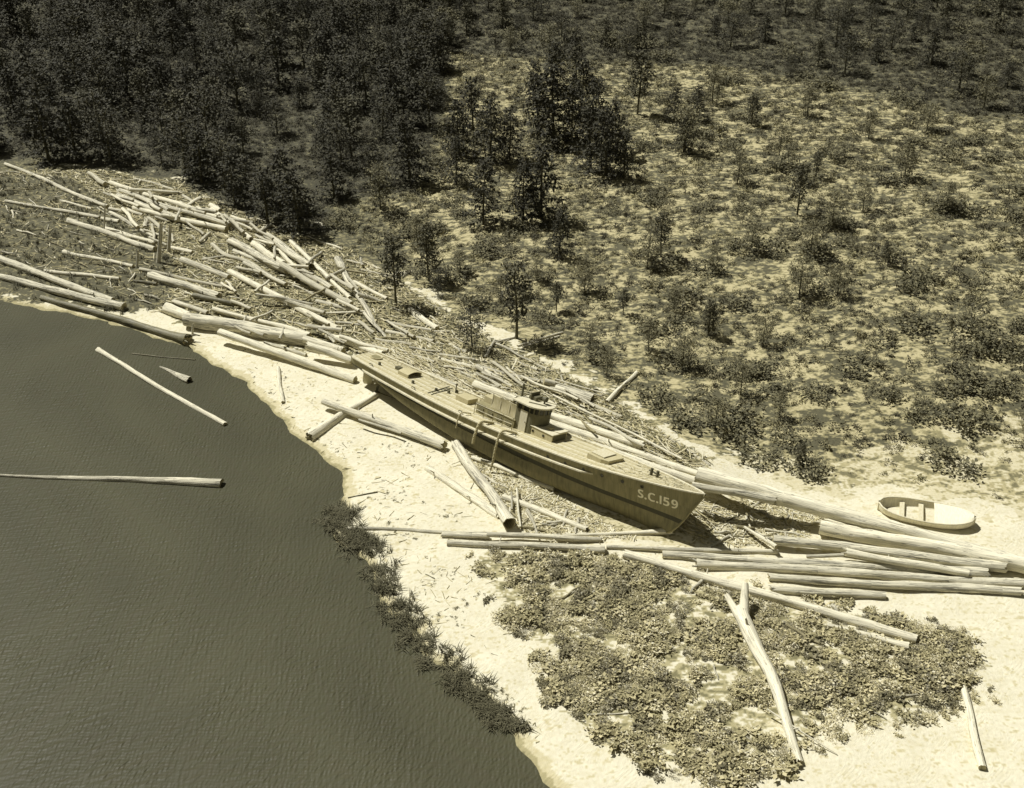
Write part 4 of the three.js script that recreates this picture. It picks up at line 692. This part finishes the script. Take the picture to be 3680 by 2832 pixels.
// trees that stand out in the photograph: base pixel, height in pixels
const gMid = 'dark conifers standing in the middle of the brush', lMid = 'dark conifer in the scattered stand rising from the pale brush';
for (const [x, y, hp, kind, lab, wide] of [
  [1697, 1250, 150, 'darkround', 'dark dense round bush-like tree at the edge of the drift heap', 1.15], [1857, 1216, 270, 'thin', 'slender tree with a bare dark trunk behind the drift heap'], [1423, 1095, 240, 'thin', 'slender tree growing at the end of the fan of logs'],
  [2292, 412, 200, 'thin', 'tall lone tree with a bare trunk and a dark tuft high on the slope'], [1076, 835, 220, 'dark', 'dark conifer hanging over the upper logs of the jam', 1.3], [963, 800, 190, 'dark', 'smaller dark conifer next to the one over the logs', 1.2],
  [2873, 1676, 90, 'thin', 'small thin tree on the pale ground above the huge log'], [1574, 1062, 90, 'darkround', 'low dark tree on the slope above the stout dark-ended log', 1.2], [2865, 772, 170, 'thin', 'thin dark tree with a crooked top on the open brush slope'],
  [1738, 806, 230, 'dark', lMid], [1943, 786, 260, 'dark', lMid, 1.1], [1880, 800, 220, 'dark', lMid], [2011, 920, 170, 'dark', lMid], [2175, 634, 230, 'dark', lMid, 1.1], [2120, 610, 220, 'dark', lMid], [2052, 525, 210, 'dark', lMid], [1991, 512, 270, 'dark', lMid, 1.1], [1930, 480, 200, 'dark', lMid], [1915, 375, 150, 'dark', lMid], [1765, 580, 220, 'dark', lMid], [1833, 573, 180, 'dark', lMid], [2210, 560, 190, 'dark', lMid], [2422, 430, 110, 'dark', lMid], [2504, 437, 120, 'dark', lMid], [2456, 546, 120, 'dark', lMid], [1642, 662, 170, 'dark', lMid], [1540, 1010, 210, 'mid', lMid], [1990, 330, 170, 'dark', lMid], [2070, 300, 160, 'dark', lMid], [2090, 420, 190, 'dark', lMid], [2140, 470, 180, 'dark', lMid], [1700, 480, 190, 'dark', lMid], [1650, 560, 190, 'dark', lMid], [2240, 640, 160, 'dark', lMid],
]) { const p = hit(x, y, 0, true), s = p.distanceTo(camera.position) / FPX; tree(kind, p.x, p.z, hp * s / Math.cos(PITCH - .14), lab, lab === lMid ? gMid : undefined, wide); }
const gBr = 'small trees dotted over the brush slope', lBr = 'small broadleaf tree dotted among the pale brush slope';
for (const [x, y, hp] of [[2374, 922, 130], [2545, 1202, 120], [2326, 965, 110], [2462, 547, 140], [2872, 1066, 140], [2547, 1205, 110], [2988, 822, 120], [2913, 916, 110], [2560, 372, 110], [1655, 984, 80], [1368, 752, 140], [2240, 1130, 100], [2100, 1050, 110], [2700, 900, 110], [2650, 660, 110], [2800, 560, 110], [2930, 640, 100], [3100, 760, 110], [3250, 640, 100], [2740, 1240, 110], [2660, 1420, 110], [2450, 1330, 120], [2330, 1260, 110], [2120, 1250, 100], [2000, 1120, 100], [2560, 980, 100], [3010, 1060, 100], [3180, 950, 90], [2800, 1500, 100], [2570, 1540, 100], [2180, 1350, 90], [2420, 1120, 100], [2700, 450, 100], [2900, 420, 100], [3120, 500, 100], [3330, 480, 100], [3400, 760, 90], [1930, 1010, 90], [1500, 880, 110], [1800, 1080, 90]]) {
  const p = hit(x, y, 0, true), s = p.distanceTo(camera.position) / FPX; tree(rt() < .85 ? 'round' : 'thin', p.x, p.z, hp * s / Math.cos(PITCH - .14) * (.85 + .3 * rt()), lBr, gBr, 1.1);
}
// the dark wood at the far left and along the top of the slope
function scatterTrees(poly, n, minD, kinds, h0, h1, label, group, wide) {
  const xs = poly.map(p => p[0]), zs = poly.map(p => p[1]), x0 = Math.max(-135, Math.min(...xs)), x1 = Math.min(135, Math.max(...xs)), z0 = Math.max(-290, Math.min(...zs)), z1 = Math.max(...zs), pts = [];
  for (let k = 0; k < n * 60 && pts.length < n; k++) { const x = lerp(x0, x1, rt()), z = lerp(z0, z1, rt()); if (!inPoly(poly, x, z) || Math.abs(x / z) > .56 || pts.some(p => Math.hypot(p[0] - x, p[1] - z) < minD)) continue; pts.push([x, z]); }
  for (const [x, z] of pts) tree(kinds[(rt() * kinds.length) | 0], x, z, lerp(h0, h1, rt()), label, group, wide);
}
scatterTrees(zoneForest, 270, 2.7, ['dark', 'dark', 'darkround', 'darkround', 'thin'], 3.5, 8.5, 'dark conifer in the dense shaded wood above the log jam', 'trees of the dark wood', 1.25);
scatterTrees(zoneTop, 100, 4.2, ['dark', 'darkround', 'darkround', 'mid', 'round'], 2.6, 5.5, 'dark tree in the belt of wood along the top of the slope', 'trees along the top of the slope', 1.25);

// shrubs and undergrowth over the slope
const shrubGeo = [1, 2, 3, 4, 5].map(k => clumpGeo(60 + k, 300, .95, .9, .2, .06, .17)), lowGeo = [1, 2, 3].map(k => clumpGeo(80 + k, 64, .6, .45, .17, .09, .26)), leafyGeo = [1, 2, 3, 4].map(k => clumpGeo(120 + k, [90, 150, 110, 200][k - 1], .6, [.4, .5, .65, .35][k - 1], [.26, .17, .21, .12][k - 1], [.2, .26, .14, .28][k - 1], [.5, .58, .42, .6][k - 1]));
const rs = rng(808);
const bbox = p => [Math.min(...p.map(a => a[0])), Math.max(...p.map(a => a[0])), Math.min(...p.map(a => a[1])), Math.max(...p.map(a => a[1]))];
const clear = (x, z, m) => { for (const l of logs) { const dx = l.B.x - l.A.x, dz = l.B.z - l.A.z, t = clamp(((x - l.A.x) * dx + (z - l.A.z) * dz) / (dx * dx + dz * dz)); if (Math.hypot(x - l.A.x - t * dx, z - l.A.z - t * dz) < m) return false; } const [u, v] = toBoat(x, z); return !(u > -1 && u < 35 && Math.abs(v) < 2.6 + m); };
const onSlope = (x, z) => dBack(x, z) > 1.2;
{
  let n = 0; for (let k = 0; k < 60000 && n < 300; k++) {
    const z = -lerp(70, 215, Math.pow(rs(), 1.25)), x = z * (rs() - .5) * 1.0; if (!onSlope(x, z) || inPoly(zoneForest, x, z) || !clear(x, z, .9)) continue;
    const br = inPoly(zoneBright, x, z); if (br && rs() < .45) continue; if (fbm(x * .06, z * .09, 40) + .3 * rs() < -.05) continue;
    n++; const s = .75 + .8 * rs(), m = mesh(numbered('brush_shrub'), shrubGeo[(rs() * 5) | 0], leafMat, scene); m.position.set(x, ground(x, z) - .05, z); m.scale.set(s * 1.15, s * (.8 + .5 * rs()), s * 1.15); m.rotation.y = rs() * 6.28; tag(m, 'leafy knee-high shrub growing on the brush slope above the drift', 'shrub', 'shrubs on the brush slope');
  }
}
function scatter(name, geo, mat, pts, label, category, tint) {
  const im = new THREE.InstancedMesh(geo, mat, pts.length), m = new THREE.Matrix4(), q = new THREE.Quaternion(), e = new THREE.Euler(), c = new THREE.Color();
  pts.forEach((p, i) => { e.set(p.rx || 0, p.ry, p.rz || 0, 'YXZ'); q.setFromEuler(e); m.compose(V(p.x, p.y, p.z), q, V(p.sx, p.sy, p.sz)); im.setMatrixAt(i, m); if (tint) im.setColorAt(i, tint(p, c)); });
  im.name = numbered(name); im.castShadow = im.receiveShadow = true; im.userData.kind = 'stuff'; tag(im, label, category); scene.add(im); return im;
}
{
  const P = [[], [], []]; let n = 0;
  for (let k = 0; k < 230000 && n < 72000; k++) {
    const z = -lerp(60, 265, Math.sqrt(rs())), x = z * (rs() - .5) * 1.14; const b = dBack(x, z); if (b < .3 || !clear(x, z, .35)) continue;
    const dk_ = inPoly(zoneForest, x, z) || inPoly(zoneTop, x, z), br = inPoly(zoneBright, x, z), pat = fbm(x * .11, z * .19, 40) + .7 * fbm(x * .5, z * .8, 60);
    if (!dk_ && pat < (br ? -.05 : -.34) - .4 * rs()) continue; if (b < 4 && rs() > b / 5) continue;
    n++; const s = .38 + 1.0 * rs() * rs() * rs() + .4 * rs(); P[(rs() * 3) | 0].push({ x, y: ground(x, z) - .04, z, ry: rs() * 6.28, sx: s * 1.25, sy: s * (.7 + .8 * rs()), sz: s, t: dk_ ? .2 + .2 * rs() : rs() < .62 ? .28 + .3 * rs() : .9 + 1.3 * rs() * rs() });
  }
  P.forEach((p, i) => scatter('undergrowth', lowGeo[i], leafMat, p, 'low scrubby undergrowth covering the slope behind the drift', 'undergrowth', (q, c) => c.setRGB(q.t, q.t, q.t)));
}
{ // leafy plants below the row of logs
  const [x0, x1, z0, z1] = bbox(zoneLeaf), P = [[], [], [], []]; let n = 0, made = 0;
  for (let k = 0; k < 60000 && n < 2100; k++) {
    const x = lerp(x0 - 2, x1 + 2, rs()), z = lerp(z0 - 2, z1 + 2, rs()); if (sdPoly(zoneLeaf, x, z) < -1.8 * rs() * rs() || !clear(x, z, .3)) continue;
    const pat = fbm(x * .22, z * .25, 90) + .55 * fbm(x * .9, z * .9, 95); if (pat < -.3 + .5 * rs()) continue;
    n++; const s = .35 + .85 * rs() * rs() + .15 * rs(), g = (rs() * 4) | 0;
    if (made < 120 && s > .8) { made++; const m = mesh(numbered('leafy_bush'), leafyGeo[g], leafMat, scene); m.position.set(x, ground(x, z) - .04, z); m.scale.set(s * 1.2, s * .8, s * 1.2); m.rotation.y = rs() * 6.28; tag(m, 'leafy green bush standing out of the plant bed below the row of logs', 'bush', 'bushes in the plant bed below the logs'); }
    else P[g].push({ x, y: ground(x, z) - .03, z, ry: rs() * 6.28, sx: s, sy: s * (.5 + .45 * rs()), sz: s, t: rs() < .25 ? .45 : .75 + .5 * rs() });
  }
  P.forEach((p, i) => scatter('leafy_ground_cover', leafyGeo[i], leafMat, p, 'leafy ground cover below the row of logs', 'plants', (q, c) => c.setRGB(q.t, q.t, q.t)));
}
{ // sedge along the water edge and weeds on the marsh bank
  const bl = []; const r = rng(55); for (let k = 0; k < 9; k++) { const a = r() * 6.28, b = .25 + .3 * r(), h = .55 + .5 * r(), w = .018 + .012 * r(), x = (r() - .5) * .3, z = (r() - .5) * .3, dx = Math.cos(a) * b, dz = Math.sin(a) * b, sx = -Math.sin(a) * w, sz = Math.cos(a) * w; bl.push(geoOf([x - sx, 0, z - sz, x + sx, 0, z + sz, x + dx * .35 + sx * .8, h * .65, z + dz * .35 + sz * .8, x + dx * .35 - sx * .8, h * .65, z + dz * .35 - sz * .8, x + dx, h, z + dz], [0, 1, 2, 0, 2, 3, 3, 2, 4])); }
  const blade = mergeGeometries(bl), mat = new THREE.MeshStandardMaterial({ color: toneC(.1), roughness: .8, side: THREE.DoubleSide }), P = [], Q = [];
  const edge = [[[1170, 1800], [1300, 1980], 1.5], [[1345, 2010], [1420, 2210], 1.6], [[1400, 2180], [1560, 2400], 1.6], [[1540, 2370], [1700, 2520], 1.3], [[1690, 2510], [1850, 2640], 1.0], [[1200, 1830], [1330, 2000], 1.6]];
  for (const [a, b, w] of edge) { const A = flat(...a, WL), B = flat(...b, WL); for (let k = 0; k < 190; k++) { const t = rs(), p = A.clone().lerp(B, t), g = (rs() + rs() + rs() - 1.5) * w, x = p.x + g, z = p.z + (rs() - .5) * w; const y = Math.max(ground(x, z), WL - .1); if (dShore(x, z) > 1.6 || dShore(x, z) < -.8 || nz(x * .8, z * .8, 44) < -.25) continue; P.push({ x, y, z, ry: rs() * 6.28, sx: 1 + rs() * .5, sy: .2 + .35 * rs(), sz: 1 + rs() * .5 }); } }
  scatter('shore_sedge', blade, mat, P, 'dark sedge grass fringing the water edge', 'grass');
  const [x0, x1, z0, z1] = bbox(zoneMarsh); for (let k = 0; k < 4200; k++) { const x = lerp(Math.max(-75, x0), x1, rs()), z = lerp(z0, z1, rs()); if (!inPoly(zoneMarsh, x, z) || dShore(x, z) < 0 || rs() > .4 + .6 * nz(x * .3, z * .3, 70) || !clear(x, z, .12)) continue; const s = .6 + .6 * rs(); Q.push({ x, y: ground(x, z), z, ry: rs() * 6.28, sx: s * 1.3, sy: s * .5, sz: s * 1.3 }); }
  scatter('marsh_grass', blade, mat, Q, 'dark marsh grass between the stranded logs', 'grass');
  const W = []; for (let k = 0; k < 2600; k++) { const px = 880 + rs() * 1000, py = 1330 + rs() * 1250, p = hit(px, py); const d = dShore(p.x, p.z); if (d < .5 || d > 7 || inPoly(zoneLeaf, p.x, p.z) || nz(p.x * .45, p.z * .45, 33) < .15 || !clear(p.x, p.z, .15)) continue; const s = .14 + .32 * rs() * rs(); W.push({ x: p.x, y: p.y - .02, z: p.z, ry: rs() * 6.28, sx: s, sy: s * .8, sz: s, t: .7 + .5 * rs() }); }
  scatter('beach_weed', lowGeo[0], leafMat, W, 'small weeds sprouting in the beach sand', 'weeds', (q, c) => c.setRGB(q.t, q.t, q.t));
}
// ------------------------------------------------------------------ driftwood sticks and chips
{
  const r = rng(66), sg = [0, 1, 2, 3].map(k => { const ax = [], ra = []; for (let i = 0; i <= 4; i++) { const t = i / 4 - .5; ax.push(V(t, .02 * Math.sin(i * 2.1 + k), .02 * Math.cos(i * 1.7 + k * 2))); ra.push(.5 * (1 - .35 * (i / 4)) * (i === 4 ? .7 : 1)); } const g = trunkGeo(ax.map(p => V(p.x * 10, p.y * 10, p.z * 10)), ra, 500 + k, 6, .15, 0, .3).scale(.1, 1, 1); return g; });
  const closed = sg.map(g => { const u = g.userData, c0 = u.first.reduce((s, p) => s.add(p.clone().multiply(V(.1, 1, 1))), V(0, 0, 0)).multiplyScalar(1 / u.first.length), c1 = u.last.reduce((s, p) => s.add(p.clone().multiply(V(.1, 1, 1))), V(0, 0, 0)).multiplyScalar(1 / u.last.length); const f = (ring, c, rev) => { const pos = [c.x, c.y, c.z], uv = [0, 0], ix = []; ring.forEach(p => { pos.push(p.x * .1, p.y, p.z); uv.push(.1, .1); }); for (let k = 1; k < ring.length; k++) rev ? ix.push(0, k + 1, k) : ix.push(0, k, k + 1); return geoOf(pos, ix, uv); }; g.userData = {}; return mergeGeometries([g, f(u.first, c0, false), f(u.last, c1, true)]); });
  const base = BTH, zones = [[zoneDrift, 190, .55], [zoneBow, 80, 1.1], [zoneLeaf, 18, 1.6]];
  for (const [poly, cnt, spread] of zones) { const [x0, x1, z0, z1] = bbox(poly); let n = 0; for (let k = 0; k < 20000 && n < cnt; k++) {
    const x = lerp(Math.max(-60, x0), x1, r()), z = lerp(z0, z1, r()); if (!inPoly(poly, x, z)) continue; const [u, v] = toBoat(x, z); if (u > -1 && u < 34 && Math.abs(v) < 3.2) continue; n++;
    const len = 1 + 3.2 * r() * r(), rad = .055 + .1 * r() * r(), m = mesh(numbered('driftwood_stick'), closed[(r() * 4) | 0], logMats[(r() * 4) | 0], scene);
    m.scale.set(len, rad * 2, rad * 2); m.rotation.set(0, -base + (r() + r() - 1) * spread * 1.6, (r() - .5) * .16, 'YXZ'); m.position.set(x, ground(x, z) + rad * (.7 + (poly === zoneDrift ? 1.4 * r() : .3)), z);
    tag(m, poly === zoneDrift ? 'pale driftwood stick scattered over the jam between the logs' : poly === zoneBow ? 'pale driftwood stick on the bark chips beside the hull' : 'stick of driftwood lying in the leafy plants', 'stick', poly === zoneDrift ? 'sticks scattered over the log jam' : poly === zoneBow ? 'sticks on the chips beside the hull' : 'sticks in the leafy plants');
  } }
  const chip = closed[1], chipMat = new THREE.MeshStandardMaterial({ color: 0xffffff, roughness: .95 });
  const make = (poly, n, spread, l0, l1, r0, r1, lift, L0, L1) => { const [x0, x1, z0, z1] = bbox(poly), P = []; for (let k = 0; k < n * 8 && P.length < n; k++) { const x = lerp(Math.max(-62, x0), x1, r()), z = lerp(z0, z1, r()); if (!inPoly(poly, x, z) || (r() < .85 && inPoly(zoneMarsh, x, z))) continue; const [u, v] = toBoat(x, z); if (u > 0 && u < 33 && Math.abs(v) < 1.6) continue; const rad = lerp(r0, r1, r() * r()); P.push({ x, y: ground(x, z) + rad * .4 + lift * r() * r(), z, ry: -base + (r() + r() + r() - 1.5) * spread, rz: (r() - .5) * .25, sx: lerp(l0, l1, r() * r()), sy: rad * 1.3, sz: rad * 2.2, L: lerp(L0, L1, Math.pow(r(), .8)) }); } return P; };
  const tint = (p, c) => c.setRGB(...tone(p.L));
  scatter('driftwood_chips', chip, chipMat, make(zoneDrift, 12500, 1.5, .25, 2.1, .025, .1, .25, .07, .58), 'litter of small driftwood and bark packed between the logs of the jam', 'driftwood litter', tint);
  scatter('driftwood_chips', chip, chipMat, make(zoneBow, 4800, 2.6, .2, 1.25, .02, .075, .08, .2, .68), 'carpet of bark chips and splinters around the bow', 'driftwood litter', tint);
  // drift heaped along the far side of the hull
  const hp = []; for (let k = 0; k < 3600; k++) { const u = -3 + 36 * r(), v = (u > 28 ? 1.2 : 2.35) + 6 * r() * r(), x = BX + (u - 16.75) * Math.cos(BTH) + v * Math.sin(BTH), z = BZ + (u - 16.75) * Math.sin(BTH) - v * Math.cos(BTH), rad = .02 + .06 * r() * r(); hp.push({ x, y: ground(x, z) + .02 + .3 * r() * r(), z, ry: -BTH + (r() + r() - 1) * .7, rz: (r() - .5) * .2, sx: .3 + 2.2 * r() * r(), sy: rad * 1.4, sz: rad * 2, L: .25 + .42 * r() }); }
  scatter('driftwood_chips', chip, chipMat, hp, 'tangle of small driftwood heaped along the far side of the hull', 'driftwood litter', tint);
  const tw = []; for (let k = 0; k < 1500; k++) { const px = 760 + r() * 1100, py = 1290 + r() * 1000, p = hit(px, py), d = dShore(p.x, p.z), [u, v] = toBoat(p.x, p.z); if (d < .3 || d > 10 || (d > 1.6 && r() < .35) || (u > 0 && u < 33 && v > -3) || nz(p.x * .3, p.z * .3, 12) < -.05) continue; const rad = .008 + .02 * r(); tw.push({ x: p.x, y: p.y + rad, z: p.z, ry: r() * 6.28, rz: 0, sx: .2 + 1.1 * r() * r(), sy: rad * 2, sz: rad * 2, L: .1 + .35 * r() }); }
  for (let k = 0; k < 2600; k++) { const px = 700 + r() * 1300, py = 1240 + r() * 1480, p = hit(px, py), d = dShore(p.x, p.z) + .3 * nz(p.x * .5, p.z * .5, 17), [u, v] = toBoat(p.x, p.z); if (!((d > .9 && d < 1.25) || (d > 2.6 && d < 2.9)) || (u > 0 && u < 33 && v > -3) || nz(p.x * .25, p.z * .25, 19) < -.15) continue; const rad = .008 + .022 * r(); tw.push({ x: p.x, y: p.y + rad, z: p.z, ry: r() * 6.28, rz: 0, sx: .1 + .5 * r() * r(), sy: rad * 2, sz: rad * 2.5, L: .08 + .3 * r() }); }
  scatter('beach_twigs', chip, chipMat, tw, 'dark twigs strewn on the beach sand', 'twigs', tint);
  // bits lying on the deck, forward and on the far side aft
  const fw = []; for (let k = 0; k < 420; k++) { const f = r() < .4, u = f ? 26.8 + 5.2 * r() : 1 + 17 * r(), hbv = hb(u / LOA), v = f ? hbv * (r() * 1.7 - .8) : hbv * (1 - .9 * r() * r()); const loc = L3(u, v, sheerW(u / LOA) + .09 * (1 - (v / hbv) ** 2) + .01).applyEuler(boat.rotation).add(boat.position), rad = .012 + .03 * r() * r(); fw.push({ x: loc.x, y: loc.y + rad * .5, z: loc.z, ry: -BTH + (r() + r() - 1) * 1.6, rx: -.2, rz: 0, sx: .12 + .9 * r() * r(), sy: rad * 1.4, sz: rad * 2, L: .1 + .5 * r() }); }
  scatter('deck_litter', chip, chipMat, fw, 'bark and splinters littering the deck', 'driftwood litter', tint);
}
// a pale boulder by the dark wood
{
  const b = hit(1140, 816), bg = new THREE.IcosahedronGeometry(.55, 3), bp = bg.attributes.position; for (let i = 0; i < bp.count; i++) { const v = V(bp.getX(i), bp.getY(i), bp.getZ(i)), k = 1 + .3 * nz(v.x * 2 + 3, v.y * 2, v.z * 2); bp.setXYZ(i, v.x * k * 1.3, v.y * k * .7, v.z * k); } bg.computeVertexNormals();
  const o = mesh('boulder', bg, new THREE.MeshStandardMaterial({ color: toneC(.6), roughness: .95 }), scene); o.position.set(b.x, b.y + .12, b.z); tag(o, 'small pale boulder in front of the dark conifer over the logs', 'boulder');
}
renderer.render(scene, camera);
